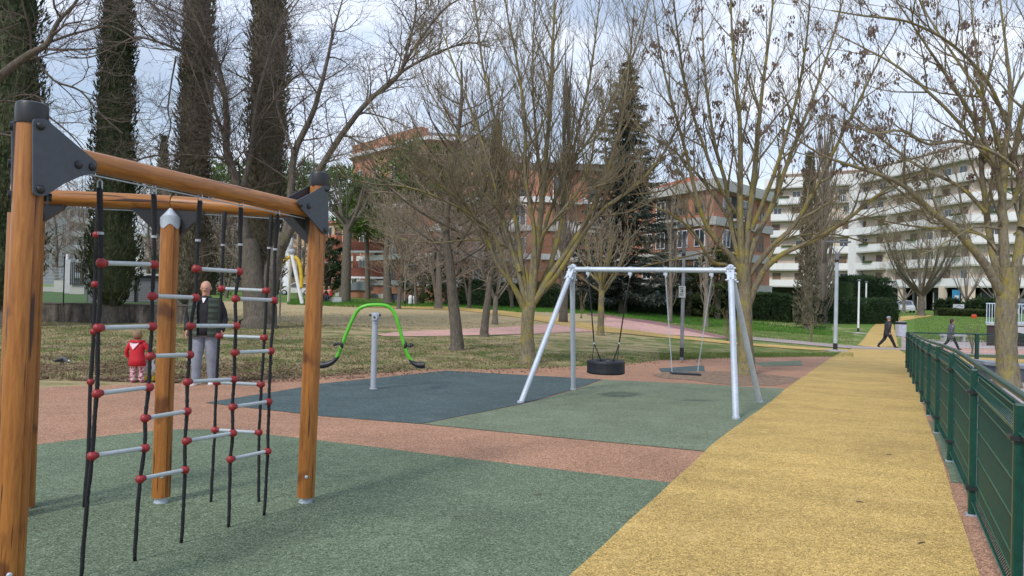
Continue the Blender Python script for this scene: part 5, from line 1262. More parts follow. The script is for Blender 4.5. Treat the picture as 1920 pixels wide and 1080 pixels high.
gm = thing('wire_fence', 'grey wire mesh fence panel on the lawn beyond the left timber post', 'fence', at(95, 44)+V(0, 0, 1.)); a, b = at(40, 44), at(124, 44); m = MB()
for i in range(40): p = a.lerp(b, i/39); m.bar(p+V(0, 0, 1.3), p+V(0, 0, 2.5), .012, .012, up=V(1, 0, 0))
for i in range(7): m.bar(a+V(0, 0, 1.35+i*.19), b+V(0, 0, 1.35+i*.19), .014, .014)
m.build('mesh', W_grey, gm)
sp_ = thing('steel_post', 'thin dark post standing on the retaining wall at the far left', 'post', W(118, 27.9)+V(0, 0, .7)); m = MB(); q = W(119, 28.0); m.cyl(q+V(0, 0, .6), q+V(0, 0, 2.45), .022, 8); m.ball(q+V(0, 0, 2.46), .03, 8); m.build('shaft', M_black, sp_)
gp = thing('thin_pole', 'thin plain grey pole standing right of the old forked trunk', 'pole', G(524, 608)); q = G(524, 608); m = MB(); m.cyl(q, P(528, 488, q.y), .035, 10); m.build('shaft', mat('old_zinc', (.22, .21, .20), .7), gp); m = MB(); m.ball(P(528, 487, q.y), .045, 8); m.build('cap', M_black, gp)

# ------------------------------------------------------------------ street lamps
def lamp(label, base, H, r, heads='T', plinth=True, mat_=None, aw=.55):
    root = thing('street_lamp', label, 'street lamp', base, 'park lamp posts'); mt = mat_ or M_lamp; tp = base+V(.023*0, 0, H)
    m = MB(); m.tube([base+V(0, 0, .0), base+V(0, 0, H*.5), tp], [r, r*.95, r*.85], 14); po = m.build('pole', mt, root, smooth=40)
    m = MB(); m.cyl(base+V(0, 0, .10), base+V(0, 0, .38), r*1.12, 14); m.build('service_sleeve', M_black, po, smooth=40)
    if plinth: m = MB(); m.box(base+V(0, 0, .015), (.9, .9, .09)); m.build('plinth', M_conc, root)
    if heads == 'T':
        m = MB(); m.cyl(tp-V(0, 0, .02), tp+V(0, 0, .28), r*.95, 12); 
        for s in (-1, 1): m.bar(tp+V(0, 0, .22), tp+V(s*aw*.75, 0, .75), .04, .04)
        m.box(tp+V(0, 0, .80), (aw*2.1, .30, .07)); m.build('lamp_head', mat('lamp_head_grey', (.13, .14, .16), .5), po)
        m = MB(); m.cyl(tp-V(0, 0, .14), tp-V(0, 0, .02), r*1.05, 12); m.build('black_collar', M_black, po)
    elif heads == 'L':
        m = MB(); m.bar(tp+V(-.05, 0, 0), tp+V(1.0, 0, .05), .1, .06); m.build('lamp_head', mat('lamp_head_grey', (.13, .14, .16), .5), po)
    else:
        m = MB(); m.lathe(tp, [(r*1.2, 0), (.14, .04), (.16, .09), (.05, .13)], 12); m.build('lamp_head', mat('lamp_head_grey', (.13, .14, .16), .5), po)
    return root
M_lamp = mat('lamp_pole_paint', (.36, .42, .47), .5, var=.1, scale=3)
q = G(1566, 659); lamp('tall grey lamp post with twin head beside the far end of the yellow path', q, (659-486)*q.y/F, .09, 'T')
q = G(1609, 625); lamp('thin pale lamp post on the lawn, nearer of the two along the far path', q, (625-527)*q.y/F, .07, 'I', True, W_white2)
q = G(1623, 606); lamp('thin pale lamp post on the lawn, farther of the two along the far path', q, (606-530)*q.y/F, .07, 'I', True, W_white2)
q = G(1278, 676); SL = lamp('grey lamp post with a small notice sign, seen between the swing chains', q, (676-474)*q.y/F, .055, 'T', False, mat('worn_zinc', (.24, .26, .29), .6, var=.25, scale=6), aw=.18)
Ys = q.y; c = P(1279, 547, Ys-.08); m = MB(); m.box(c, (.20, .012, .34)); sg = m.build('notice_sign', mat('sign_board', (.48, .52, .54), .5), SL)
m = MB()
for k, (x, z, w_, h_) in enumerate(((-.02, .12, .12, .022), (-.03, .075, .1, .018), (.0, .02, .03, .09), (.03, .02, .07, .02), (-.04, .01, .05, .02), (-.01, -.06, .13, .018), (-.02, -.10, .11, .018))):
    m.box(c+V(x, -.009, z), (w_, .004, h_))
m.build('sign_lettering', mat('sign_ink', (.05, .10, .08), .6), sg)
lamp('thin lamp post with one side arm, standing before the shrubs on the far mound', W(759, 58), 3.2, .05, 'L', False, mat('old_zinc', (.22, .21, .20), .7))

# ------------------------------------------------------------------ litter bin, car, panels, ramp wall
q = G(1689, 631); bn = thing('litter_bin', 'pale square litter bin with dark top beside the far path', 'litter bin', q)
m = MB(); m.box(q+V(0, 0, .42), (.55, .5, .84)); o = m.build('body', mat('bin_pale', (.44, .46, .56), .5), bn); bv = o.modifiers.new('bevel', 'BEVEL'); bv.width = .03; bv.segments = 2
m = MB(); m.box(q+V(0, 0, .93), (.56, .51, .16)); o = m.build('lid', M_black, bn); bv = o.modifiers.new('bevel', 'BEVEL'); bv.width = .03; bv.segments = 2
m = MB(); m.box(q+V(0, 0, 1.02), (.54, .49, .025)); m.build('top_plate', mat('bin_pale', (.4, .42, .5), .5), bn)
def car(label, loc, rz, col):
    root = thing('parked_car', label, 'car', loc); root.rotation_euler = (0, 0, rz); paint = mat('car_paint_'+label.split()[0], col, .25, var=.03, spec=.7)
    prof = [(-2.0, .35), (-2.03, .72), (-1.9, .88), (-1.75, .95), (-1.25, 1.42), (-.6, 1.5), (.25, 1.46), (.95, .98), (1.75, .84), (1.98, .66), (2.0, .35)]
    m = MB(); n = len(prof); vs = []; cols_ = [(-.84, .0), (-.86, .5), (-.80, .95), (0, 1.0), (.80, .95), (.86, .5), (.84, 0)]
    for x, z in prof:
        tw = 1 if z < 1.0 else 1-(z-1.0)*.35
        vs += [V(-.84*tw, x, .28 if True else z), V(-.87*tw, x, min(z, .6)), V(-.82*tw, x, z), V(.82*tw, x, z), V(.87*tw, x, min(z, .6)), V(.84*tw, x, .28)]
    fs = [(i*6+k, i*6+k+1, (i+1)*6+k+1, (i+1)*6+k) for i in range(n-1) for k in range(5)]+[(i*6+5, i*6, (i+1)*6, (i+1)*6+5) for i in range(n-1)]+[tuple(range(6)), tuple((n-1)*6+k for k in range(5, -1, -1))]
    m.add(vs, fs); m.build('body', paint, root, local=True, smooth=35)
    m = MB()
    m.add([V(-.70, -1.78, .99), V(.70, -1.78, .99), V(.62, -1.30, 1.40), V(-.62, -1.30, 1.40)], [(0, 1, 2, 3)]); m.build('rear_window', W_glass, root, local=True).location = (0, -.03, .01)
    m = MB(); m.add([V(-.70, .96, 1.0), V(.70, .96, 1.0), V(.60, .28, 1.43), V(-.60, .28, 1.43)], [(3, 2, 1, 0)]); m.build('windscreen', W_glass, root, local=True).location = (0, .03, .02)
    for s in (-1, 1):
        m = MB(); m.add([V(s*.845, -1.45, 1.0), V(s*.845, .75, 1.0), V(s*.72, .22, 1.39), V(s*.72, -1.1, 1.39)], [(0, 1, 2, 3)]); m.build('side_window', W_glass, root, local=True)
        for y in (-1.25, 1.25):
            m = MB(); m.lathe(V(s*.70, y, .31), [(.18, 0), (.31, .0), (.31, .18*1), (.2, .2)], 20, V(s, 0, 0)); wo_ = m.build('wheel', M_black, root, local=True); m = MB(); m.lathe(V(s*.86, y, .31), [(.19, 0), (.19, .05), (.05, .06)], 14, V(s, 0, 0)); m.build('hubcap', M_galv, wo_, local=True)
        m = MB(); m.box(V(s*.62, 1.96, .66), (.32, .1, .14)); m.build('headlight', mat('lamp_lens', (.7, .72, .75), .15), root, local=True)
        m = MB(); m.box(V(s*.68, -2.0, .75), (.22, .08, .22)); m.build('tail_light', mat('tail_lens', (.4, .02, .02), .2), root, local=True)
    m = MB(); m.box(V(0, 2.02, .48), (.52, .03, .11)); m.build('number_plate', W_white2, root, local=True)
    return root
car('silver hatchback parked at the end of the far hedge', W(1697, 92), R(160), (.45, .47, .50))
car('white car parked far behind the yellow swing', W(556, 88), R(95), (.7, .7, .7))
car('dark car standing under the trees right of the shops', V(W(1925, 90).x, 90, .9), R(100), (.05, .06, .07))
# advertising panel and picture board
ap = thing('advertising_panel', 'tall bright blue advertising panel on posts in front of the shops', 'advertising panel', W(1793, 86)); a, b = at(1787, 86), at(1800, 86)
m = MB(); ext(m, [a, b, b+V(0, .2, 0), a+V(0, .2, 0)], 1.6, 3.15); m.build('panel', mat('panel_blue', (.05, .30, .55), .4), ap)
m = MB(); m.box(a.lerp(b, .5)+V(0, -.02, 2.35), (.5, .02, .35)); m.box(a.lerp(b, .5)+V(0, -.02, 1.85), (.6, .02, .1)); m.build('white_print', W_white2, ap)
m = MB()
for p in (a, b): m.cyl(p+V(0, .1, .2), p+V(0, .1, 1.7), .05, 8)
m.build('post', M_polegrey, ap)
pb_ = thing('picture_board', 'white board with a grey drawing, below the blue advertising panel', 'board', W(1798, 82)); a, b = at(1788, 82), at(1808, 82); m = MB(); ext(m, [a, b, b+V(0, .1, 0), a+V(0, .1, 0)], .52, 1.52); m.build('board', W_white2, pb_)
m = MB(); c = (a+b)/2; m.add([c+V(-.5, -.012, 1.1), c+V(0, -.012, 1.42), c+V(.5, -.012, 1.25), c+V(.45, -.012, 1.2), c+V(0, -.012, 1.35), c+V(-.45, -.012, 1.05)], [(0, 1, 2, 3, 4, 5)]); m.build('drawing', mat('drawing_grey', (.25, .27, .30), .6), pb_)
ob = thing('orange_barrel', 'small orange-red drum on the grass near the shops', 'barrel', W(1827, 74)); q = W(1827, 74); m = MB(); m.lathe(q, [(.22, 0), (.24, .1), (.24, .32), (.18, .38), (.08, .40)], 14); m.build('body', mat('orange_plastic', (.55, .07, .02), .5), ob, smooth=40)
rw = thing('ramp_wall', 'dark brown raised platform wall with pale vertical bar railing, far right beyond the fence', 'wall', V(at(1890, 45).x, 45, zf(30, 45))); a, b = at(1851, 45.2), at(2200, 45.2); zb = zf(a.x, 45)
m = MB(); ext(m, [a, b, b+V(6, 8, 0), a+V(6, 8, 0)], zb-.3, zb+1.25); m.build('wall', mat('brown_wall', (.045, .028, .028), .7, var=.3, scale=1), rw)
m = MB(); ext(m, [a+V(-.1, -.1, 0), b+V(0, -.1, 0), b+V(6, 8, 0), a+V(6, 8, 0)], zb+1.25, zb+1.33); m.build('coping', W_band, rw)
m = MB(); 
for i in range(70): p = a.lerp(b, i/69); m.bar(p+V(.05, .1, zb+1.33), p+V(.05, .1, zb+2.55), .035, .035, up=V(1, 0, 0))
m.bar(a+V(0, .1, zb+2.57), b+V(0, .1, zb+2.57), .05, .06); m.bar(a+V(0, .1, zb+1.42), b+V(0, .1, zb+1.42), .05, .05)
m.build('railing', mat('pale_blue_paint', (.46, .56, .66), .5), rw)
m = MB(); w0 = at(1895, 44.8); m.add([w0+V(0, -.1, zb+.95), w0+V(6, -.1, zb-.2), w0+V(6, -.1, zb+1.2), w0+V(0, -.1, zb+1.2), w0+V(0, .0, zb+.95), w0+V(6, .0, zb-.2), w0+V(6, .0, zb+1.2), w0+V(0, .0, zb+1.2)], [(3, 2, 1, 0), (4, 5, 6, 7), (0, 1, 5, 4), (2, 3, 7, 6)]); m.build('ramp_side', W_grey, rw)
bl = thing('concrete_bench', 'low blue-grey concrete bench block behind the thick ash trunk', 'bench', V(at(1890, 18.5).x, 18.5, zf(12, 18.5))); a, b = at(1852, 19.2), at(2010, 17.2); m = MB(); ext(m, [a, b, b+V(.3, .9, 0), a+V(.3, .9, 0)], -.45, .04); m.build('base', mat('blue_grey_concrete', (.10, .125, .165), .7), bl)
m = MB(); ext(m, [a+V(-.06, -.06, 0), b+V(0, -.06, 0), b+V(.3, .96, 0), a+V(.2, .96, 0)], .04, .12); m.build('seat', mat('pale_slab', (.30, .34, .38), .6), bl)
wbn = thing('white_bench', 'low pale bench on the lawn behind the walking woman', 'bench', G(1787, 641)); q = G(1787, 641); m = MB(); m.box(q+V(0, 0, .43), (1.5, .5, .12)); m.build('seat', W_grey, wbn)
for s in (-1, 1): m = MB(); m.box(q+V(s*.6, 0, .19), (.15, .45, .38)); m.build('leg', W_band, wbn)
for i, (px, lb) in enumerate(((769.5, 'white plastic sack stood by the hedge, left one of the pair'), (778, 'white plastic sack stood by the hedge, right one of the pair'))):
    q = W(px, 62.5+i*.2); m = MB(); m.lathe(q, [(.13, 0), (.17, .12), (.15, .35), (.18, .55), (.14, .72), (.05, .80)], 10); o = m.build('white_sack', W_white2, org=q, smooth=True); tag(o, lb, 'sack', 'white sacks by the hedge')
sb = thing('stone_bench', 'pale stone bench block beside the two seated people', 'bench', W(631, 60)); q = W(631, 60); m = MB(); m.box(q+V(0, 0, .22), (.9, .5, .44)); m.build('block', W_grey, sb)
m = MB(); m.box(W(613, 60.2)+V(0, 0, .40), (1.5, .45, .08)); m.build('seat', W_grey, sb); m = MB(); m.box(W(605, 60.2)+V(0, 0, .18), (.1, .4, .36)); m.build('leg', W_grey, sb)
# scooter
sc0 = W(748, 64); st = thing('motor_scooter', 'dark motor scooter parked behind the brown-trunked tree', 'scooter', sc0)
for s in (-.6, .6):
    m = MB(); c = sc0+V(s, 0, .24); m.tube([c+V(.19*math.cos(a), 0, .19*math.sin(a)) for a in [k*math.pi/6 for k in range(13)]], .05, 6); m.cyl(c-V(0, .04, 0), c+V(0, .04, 0), .06, 8); m.build('wheel', M_black, st, smooth=True)
m = MB(); m.prism([sc0+V(*q) for q in ((-.75, 0, .45), (-.7, 0, .75), (-.1, 0, .72), (.0, 0, .38), (.35, 0, .34), (.45, 0, .95), (.55, 0, .95), (.55, 0, .3), (-.3, 0, .25))], V(0, 1, 0), .3); m.build('body', mat('scooter_blue', (.06, .07, .12), .3), st)
m = MB(); m.box(sc0+V(-.38, 0, .80), (.65, .26, .12)); m.build('seat', M_black, st); m = MB(); m.cyl(sc0+V(.45, -.3, 1.05), sc0+V(.45, .3, 1.05), .02, 8); m.cyl(sc0+V(.5, 0, .9), sc0+V(.45, 0, 1.05), .03, 8); m.build('handlebar', M_black, st)
# yellow swing in the distance
yb = G(567, 571); YY = yb.y; ys_ = thing('yellow_arch_swing', 'playground swing with white leg and curved yellow arms, behind the old tree', 'playground equipment', yb)
M_ylw = mat('yellow_paint', (.62, .42, .02), .4)
m = MB(); m.tube([yb, P(546, 471, YY)], .13, 12); m.build('leg', W_white2, ys_, smooth=40)
m = MB(); e = P(541, 568, YY+2.5); m.tube([V(e.x, e.y, zf(e.x, e.y)), P(546, 471, YY)], .10, 12); m.build('leg', W_white2, ys_, smooth=40)
m = MB(); m.ball(P(547, 472, YY), .24, 10); m.cyl(P(546, 472, YY), P(546, 446, YY), .14, 10); m.build('hub', M_polegrey, ys_, smooth=True)
for pts in ([(544, 481), (535, 487), (527, 499), (520, 516), (518, 526)], [(552, 481), (559, 488), (563, 500), (565, 520), (565, 540)]):
    m = MB(); m.tube(smooth_pts([P(x, y, YY) for x, y in pts], 5), .12, 10); m.build('curved_arm', M_ylw, ys_, smooth=True)

# ------------------------------------------------------------------ people
M_skin = mat('skin', (.50, .27, .19), .55, var=.06, scale=20)
def skin_mesh(verts, edges, root=0, sub=2):
    me = bpy.data.meshes.new('tmp'); me.from_pydata([v[:3] for v in verts], edges, []); o = bpy.data.objects.new('tmp', me); C.objects.link(o)
    md = o.modifiers.new('skin', 'SKIN'); sd = o.modifiers.new('sub', 'SUBSURF'); sd.levels = sub; sd.render_levels = sub
    for i, v in enumerate(verts):
        s = me.skin_vertices[0].data[i]; s.radius = (v[3], v[4] if len(v) > 4 else v[3]); s.use_root = (i == root)
    dg = bpy.context.evaluated_depsgraph_get(); ev = o.evaluated_get(dg); m2 = ev.to_mesh(); vs = [tuple(v.co) for v in m2.vertices]; fs = [tuple(p.vertices) for p in m2.polygons]
    ev.to_mesh_clear(); bpy.data.objects.remove(o); return vs, fs
def loft(m, rings, n=18, cap=True, fold=0., seed=0):
    vs = []; rr = random.Random(seed)
    for j, (cx, cy, cz, rx, ry) in enumerate(rings):
        for k in range(n):
            a = 2*math.pi*k/n; f = 1+fold*math.sin(a*5+j*1.3+seed)+fold*rr.uniform(-.5, .5); vs.append(V(cx+rx*f*math.cos(a), cy+ry*f*math.sin(a), cz))
    q = len(rings); fs = [(i*n+k, i*n+(k+1) % n, (i+1)*n+(k+1) % n, (i+1)*n+k) for i in range(q-1) for k in range(n)]
    if cap: fs += [tuple(range(n-1, -1, -1)), tuple((q-1)*n+k for k in range(n))]
    m.add(vs, fs)
def person(label, base, rz, H, pose, top, legc, shoe, hair=None, hairlong=False, coat=.80, fat=1., cat='person', hood=None, hat=None, group=None, bag=False, skirt=0.):
    k = H/1.75; root = thing('person', label, cat, base, group); root.rotation_euler = (0, 0, rz); root.scale = (k, k, k)
    lean = 0.; hz = .93
    if pose == 'walk': hz = .90; lean = -.05
    if pose == 'sit': hz = .50; lean = -.12
    dz = hz-.93
    def T_(y, z): return (lean*(z-.93)/.5, z+dz)          # torso point
    sh = 1.42+dz; hx = .095*fat
    if pose == 'walk': legs = {-1: [(0, hz), (-.20, .50), (-.40, .10), (-.54, .05)], 1: [(0, hz), (.10, .50), (.42, .17), (.36, .03)]}
    elif pose == 'sit': legs = {-1: [(0, hz), (-.42, .50), (-.42, .10), (-.56, .04)], 1: [(0, hz), (-.40, .52), (-.50, .10), (-.64, .04)]}
    else: legs = {-1: [(0, hz), (-.05, .50), (-.06, .09), (-.20, .035)], 1: [(0, hz), (.0, .50), (.04, .09), (-.10, .035)]}
    if pose == 'walk': arms = {-1: [(.0, sh), (.12, 1.13+dz), (.02, .90+dz)], 1: [(0, sh), (-.04, 1.12+dz), (-.22, .96+dz)]}
    elif pose == 'sit': arms = {-1: [(lean, sh), (-.12, 1.14+dz), (-.36, 1.05+dz)], 1: [(lean, sh), (-.10, 1.14+dz), (-.34, 1.02+dz)]}
    elif pose == 'child': arms = {-1: [(0, sh), (-.10, 1.14), (-.25, 1.02)], 1: [(0, sh), (-.04, 1.12), (-.10, .90)]}
    else: arms = {-1: [(0, sh), (.05, 1.14), (-.06, .93)], 1: [(0, sh), (.05, 1.14), (-.06, .93)]}
    sx = .19*fat; ex = .26*fat+.01; wx = .25*fat
    if pose == 'child': ex += .08; wx += .10
    big = 1.35 if pose == 'child' else 1.
    hy, _ = T_(0, 1.6); nk = 1.50+dz; hc = 1.655+dz+(.05 if big > 1 else 0)
    vs = [(0, 0, hz, .12), (0, hy*.5, 1.15+dz, .115), (0, hy*.8, 1.35+dz, .13), (0, hy, nk, .06), (0, hy-.01, nk+.07, .055*big), (0, hy-.02, hc-.01, .088*big), (0, hy-.0, hc+.05*big, .082*big)]
    ed = [(0, 1), (1, 2), (2, 3), (3, 4), (4, 5), (5, 6)]
    for s in (-1, 1):
        b = len(vs); L4 = legs[s]; vs += [(s*hx, L4[0][0], L4[0][1]-.03, .085), (s*(hx+.01), L4[1][0], L4[1][1], .058), (s*(hx+.01), L4[2][0], L4[2][1], .036), (s*(hx+.03), L4[3][0], L4[3][1], .032)]
        ed += [(0, b), (b, b+1), (b+1, b+2), (b+2, b+3)]
        b = len(vs); A3 = arms[s]; hd = (V(0, A3[2][0], A3[2][1])-V(0, A3[1][0], A3[1][1])).normalized()
        vs += [(s*sx, A3[0][0]+hy*.8, A3[0][1], .052), (s*ex, A3[1][0]+hy*.4, A3[1][1], .040), (s*wx, A3[2][0], A3[2][1], .026), (s*wx, A3[2][0]+hd.y*.07, A3[2][1]+hd.z*.07, .030, .016)]
        ed += [(2, b), (b, b+1), (b+1, b+2), (b+2, b+3)]
    v_, f_ = skin_mesh(vs, ed)
    m = MB(); m.add(v_, f_); m.ball(V(0, hy-.008, hc+.025), .102*big, 16, (.84, .98, 1.08), 12)
    # face and fingers belong to the same body mesh
    fy = hy-.02-.088*big; m.ball(V(0, fy-.012, hc-.02), .017*big, 8, (.8, 1.1, 1.5))
    for s in (-1, 1): m.ball(V(s*.086*big, hy-.0, hc-.0), .022*big, 8, (.45, .8, 1.3))
    m.ball(V(0, fy+.006, hc-.075*big), .02, 8, (1.3, .6, .4)); m.ball(V(0, fy+.02, hc-.10*big), .032*big, 8, (1.1, .8, .8))
    for s in (-1, 1):
        A3 = arms[s]; hd = (V(0, A3[2][0], A3[2][1])-V(0, A3[1][0], A3[1][1])).normalized(); p0 = V(s*wx, A3[2][0], A3[2][1])+hd*.075; inn = V(-s, 0, 0)
        sidev = hd.cross(inn).normalized()
        for i in range(4):
            off = sidev*((i-1.5)*.017); L1 = (.070, .080, .075, .058)[i]; p = p0+off; m.tube([p-hd*.02, p+hd*L1*.45, p+hd*L1*.8+inn*.012, p+hd*L1*.95+inn*.028], [.0088, .0085, .0075, .006], 6)
        p = p0-hd*.045+sidev*-.024; m.tube([p, p-sidev*.02+hd*.025+inn*.01, p-sidev*.022+hd*.05+inn*.018], [.011, .0095, .0075], 6)
    m.build('body', M_skin, root, local=True, smooth=True)
    m = MB()
    for s in (-1, 1): m.ball(V(s*.033*big, fy+.008, hc+.012), .011, 8, (1.3, .5, .7))
    m.build('eyes', mat('eye_dark', (.03, .02, .018), .3), root, local=True)
    # trousers
    m = MB(); loft(m, [(0, 0, hz-.10, .15*fat, .12*fat), (0, 0, hz, .172*fat, .135*fat), (0, hy*.2, hz+.12, .165*fat, .125*fat)], fold=.01)
    for s in (-1, 1):
        L4 = legs[s]; pts = smooth_pts([V(s*hx*.8, L4[0][0], L4[0][1]-.02), V(s*(hx+.005), L4[1][0], L4[1][1]), V(s*(hx+.01), L4[2][0], L4[2][1]-.02)], 6); n = len(pts)
        m.tube(pts, [(.105-.047*(i/(n-1)))*fat*(1+.05*math.sin(i*2.1+s)) for i in range(n)], 14)
    m.build('trousers', legc, root, local=True, smooth=True)
    for s in (-1, 1):
        L4 = legs[s]; a = V(s*(hx+.01), L4[2][0]+.03, L4[2][1]-.045); b = V(s*(hx+.03), L4[3][0], L4[3][1]); m = MB()
        m.tube([a+(a-b)*.12, a, (a+b)/2-V(0, 0, .0), b, b+(b-a)*.12], [.035, .05, .05, .045, .02], 10); m.build('shoe', shoe, root, local=True, smooth=True)
    # jacket or coat
    m = MB(); c0 = coat+dz; zs = [c0, c0+(1.10-coat)*.5, 1.10+dz, 1.25+dz, 1.38+dz, 1.45+dz, 1.50+dz, 1.53+dz]
    rx = [.195+skirt, .19+skirt*.6, .180, .20, .215, .175, .09, .07]; ry = [.155+skirt, .15+skirt*.6, .145, .155, .145, .11, .085, .07]
    if pose == 'sit': zs[0] = max(c0, hz-.02)
    loft(m, [(0, hy*max(0, (z-hz))/.7, z, a*fat, b*fat) for z, a, b in zip(zs, rx, ry)], 22, fold=.018, seed=3)
    for s in (-1, 1):
        A3 = arms[s]; pts = smooth_pts([V(s*(sx-.03), hy*.8, A3[0][1]-.0), V(s*(sx+.03), A3[0][0]+hy*.8, A3[0][1]-.05), V(s*ex, A3[1][0]+hy*.4, A3[1][1]), V(s*wx, A3[2][0], A3[2][1]+.01)], 5); n = len(pts)
        m.tube(pts, [(.068-.022*(i/(n-1)))*fat*(1+.06*math.sin(i*1.9)) for i in range(n)], 12)
    jo = m.build('coat', top, root, local=True, smooth=True)
    if hair:
        m = MB(); m.ball(V(0, hy+.012, hc+.03), (.102 if big == 1 else .118)*big, 14, (1.0, 1.08, 1.1), 10)
        if hairlong: m.ball(V(0, hy+.05, hc-.04), .095*big, 12, (1.0, .7, 1.25))
        v2 = [p for p in m.v]; m.v = [(p[0], max(p[1], fy+.03) if p[2] < hc+.06 else p[1], p[2]) for p in v2]; m.build('hair', hair, root, local=True, smooth=True)
    if hat:
        m = MB(); m.lathe(V(0, hy-.0, hc+.02), [(.108, 0), (.114, .02), (.108, .07), (.075, .115), (.02, .13)], 16); m.build('woolly_hat', hat, root, local=True, smooth=True)
    if bag: m = MB(); m.box(V(.29, -.12, .86+dz), (.07, .26, .20)); m.tube([V(.29, -.22, .95+dz), V(.27, -.12, 1.15+dz), V(.29, -.02, .95+dz)], .012, 6); m.build('handbag', M_black, root, local=True)
    return root, (hy, dz, hc, fy)
C_black = mat('black_cloth', (.012, .013, .018), .8, var=.4, scale=12); C_grey = mat('grey_jersey', (.215, .235, .285), .9, var=.22, scale=9); C_white = mat('white_cloth', (.7, .7, .72), .8)
C_red = mat('red_coat', (.50, .012, .026), .7, var=.15, scale=10); C_olive = mat('olive_quilt', (.045, .060, .042), .6, var=.2, scale=10); C_char = mat('charcoal_coat', (.022, .024, .03), .75, var=.3, scale=14)
C_greyc = mat('blue_grey_coat', (.085, .09, .115), .8, var=.15, scale=8); H_brown = mat('brown_hair', (.24, .15, .085), .7, var=.3, scale=30); H_dark = mat('dark_hair', (.035, .018, .014), .6, var=.3, scale=30)
def leggings():
    m, nt, b = _base('patterned_leggings'); f = nz(nt, worldco(nt), 38, 2, .5); nt.links.new(ramp(nt, f, [(.42, (.30, .05, .10)), (.5, (.55, .28, .34)), (.58, (.75, .6, .62))]), b.inputs['Base Color']); return m
mb_ = G(382, 722)
man, (hy, dz, hc, fy) = person('bald man in dark padded gilet and grey jogging trousers watching the child, seen through the rope ladder', mb_, R(8), 1.79, 'stand', C_black, C_grey, C_white, coat=.86, fat=1.12)
man['label'] = 'bald man in dark quilted gilet and grey jogging trousers, seen through the rope ladder'
for s in (-1, 1):                      # quilted gilet fronts
    m = MB(); n = 9; vs = []; zs = [.84+.0475*i for i in range(15)]
    for j, z in enumerate(zs):
        for i in range(n):
            a = R(-90+s*(20+72*i/(n-1))); bul = .010*(1 if j % 2 else 0); rx_, ry_ = (.212, .168) if z < 1.2 else (.232, .172); q = 1-.10*max(0, (z-1.38)/.12)
            vs.append(V(math.cos(a)*(rx_+bul)*1.12*q, math.sin(a)*(ry_+bul)*1.12*q, z))
    fs = [(j*n+i, j*n+i+1, (j+1)*n+i+1, (j+1)*n+i) for j in range(len(zs)-1) for i in range(n-1)]
    m.add(vs, fs); o = m.build('gilet_front', C_olive, man, local=True); so_ = o.modifiers.new('thick', 'SOLIDIFY'); so_.thickness = .02
m = MB(); m.add([V(-.035, -.125, 1.50), V(.035, -.125, 1.50), V(.006, -.168, 1.42), V(-.006, -.168, 1.42)], [(3, 2, 1, 0)]); o = m.build('t_shirt_neck', C_white, man, local=True); so_ = o.modifiers.new('thick', 'SOLIDIFY'); so_.thickness = .015
m = MB(); m.tube([V(.085*math.cos(a), -.02+.085*math.sin(a), 1.505) for a in [k*math.pi/6 for k in range(13)]], .024, 8); m.build('collar', C_black, man, local=True, smooth=True)
kb = G(256, 718)
kid, (hy, dz, hc, fy) = person('toddler seen from behind in a bright red hooded coat and pink patterned leggings', kb, R(172), .86, 'child', C_red, leggings(), mat('pink_shoe', (.45, .12, .2), .6), hair=H_brown, hairlong=False, coat=.62, fat=1.38, skirt=.03)
m = MB(); m.add([V(-.20, .17, 1.50), V(.20, .17, 1.50), V(.12, .235, 1.36), V(0, .26, 1.22), V(-.12, .235, 1.36)], [(0, 1, 2, 3, 4)]); o = m.build('hood_lining', mat('pale_pink_lining', (.72, .52, .58), .8), kid, local=True); so_ = o.modifiers.new('thick', 'SOLIDIFY'); so_.thickness = .03
m = MB(); m.tube([V(.24*math.cos(a), .02+.20*math.sin(a), 1.50) for a in [k*math.pi/8 for k in range(0, 17)]], .045, 8); m.build('hood', C_red, kid, local=True, smooth=True)
ty = thing('toy_pram', 'small white and yellow toy pushed by the toddler in red', 'toy', G(281, 716)); q = G(281, 716)
m = MB(); m.lathe(q+V(0, 0, .16), [(.05, 0), (.08, .04), (.085, .12), (.05, .2), (.07, .24), (.03, .29)], 12); m.build('body', C_white, ty, smooth=True)
m = MB(); m.tube([q+V(0, 0, .3), q+V(-.06, -.02, .40)], .01, 6); m.build('handle', C_white, ty)
for s in (-1, 1): m = MB(); m.lathe(q+V(s*.07, 0, .055), [(.055, -.015), (.055, .015)], 14, V(1, 0, 0)); m.build('wheel', M_ylw, ty)
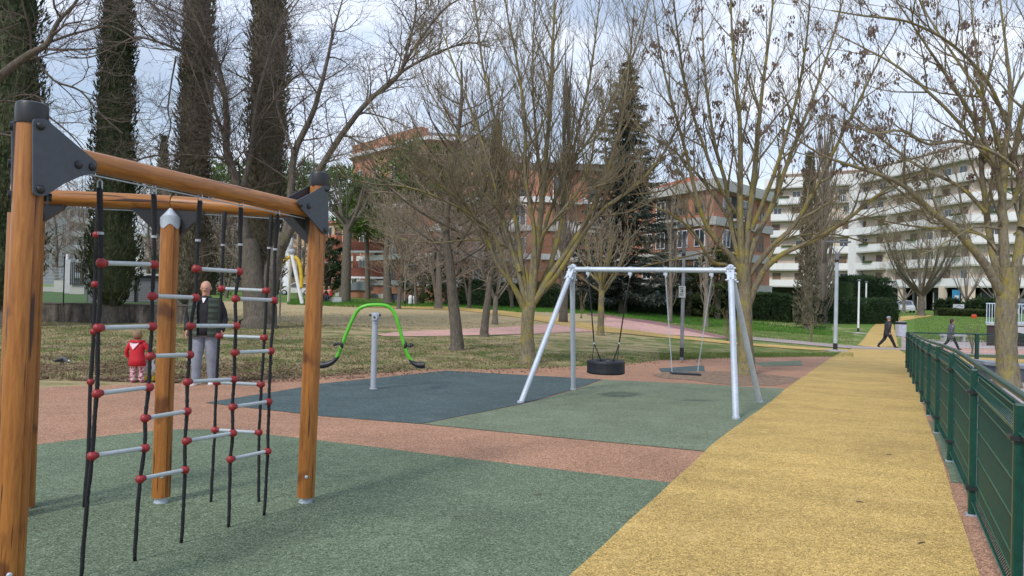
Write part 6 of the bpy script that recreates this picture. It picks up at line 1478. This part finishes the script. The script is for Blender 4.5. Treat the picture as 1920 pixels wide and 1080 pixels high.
wkb = G(1663, 652); person('elderly walker in a dark padded coat and grey woolly hat, striding across the far path', wkb, R(90), 1.72, 'walk', C_char, C_black, M_black, coat=.66, fat=1.12, hat=mat('grey_wool', (.24, .25, .30), .9), skirt=.01)
person('woman with dark hair in a blue-grey coat and black tights walking beyond the fence', G(1782, 656), R(90), 1.68, 'walk', C_greyc, C_black, M_black, hair=H_dark, hairlong=True, coat=.60, fat=.95, bag=True, skirt=.03)
person('person in red jacket sitting on the stone bench, right one of the pair', W(620, 60)+V(0, -.1, 0), R(-25), 1.68, 'sit', C_red, mat('navy_cloth', (.02, .025, .06), .8), M_black, hair=H_dark, coat=.86, group='seated people')
person('person in black sitting beside the one in red, left one of the pair', W(607, 60)+V(0, -.1, 0), R(15), 1.66, 'sit', C_black, C_char, M_black, hair=H_brown, coat=.86, group='seated people')
person('small figure in navy top and checked trousers beside the yellow swing', G(517, 570), R(180), 1.25, 'stand', C_black, mat('blue_check', (.12, .18, .3), .8, var=.6, scale=40), M_black, hair=H_dark, coat=.9)
# crow
cb = G(116, 684); cr_ = thing('crow', 'grey and black crow feeding on the lawn at the far left', 'bird', cb); cr_.rotation_euler = (0, 0, R(-12))
def crowmesh():
    m = MB(); rings = [(-.17, .055, .012), (-.13, .075, .03), (-.07, .10, .055), (0, .115, .066), (.06, .115, .058), (.10, .105, .036), (.13, .085, .033), (.16, .07, .028), (.185, .062, .012)]
    m.tube([V(x, 0, z) for x, z, r in rings], [r for x, z, r in rings], 14); m.tube([V(.17, 0, .066), V(.225, 0, .05)], [.013, .002], 6); return m
crowmesh().build('body', mat('crow_grey', (.10, .10, .105), .7), cr_, local=True, smooth=True)
for s in (-1, 1):
    m = MB(); m.tube([V(.07, s*.052, .125), V(0, s*.062, .12), V(-.10, s*.04, .095), V(-.22, s*.015, .07)], [.02, .034, .026, .004], 8); m.build('wing', M_black, cr_, local=True, smooth=True)
    m = MB(); m.tube([V(.0, s*.025, .06), V(.01, s*.028, .03), V(.0, s*.028, .004), V(.03, s*.03, .004)], .005, 5); m.build('leg', M_black, cr_, local=True)
m = MB(); m.ball(V(.17, 0, .09), .02, 8); m.build('pale_patch', C_white, cr_, local=True)
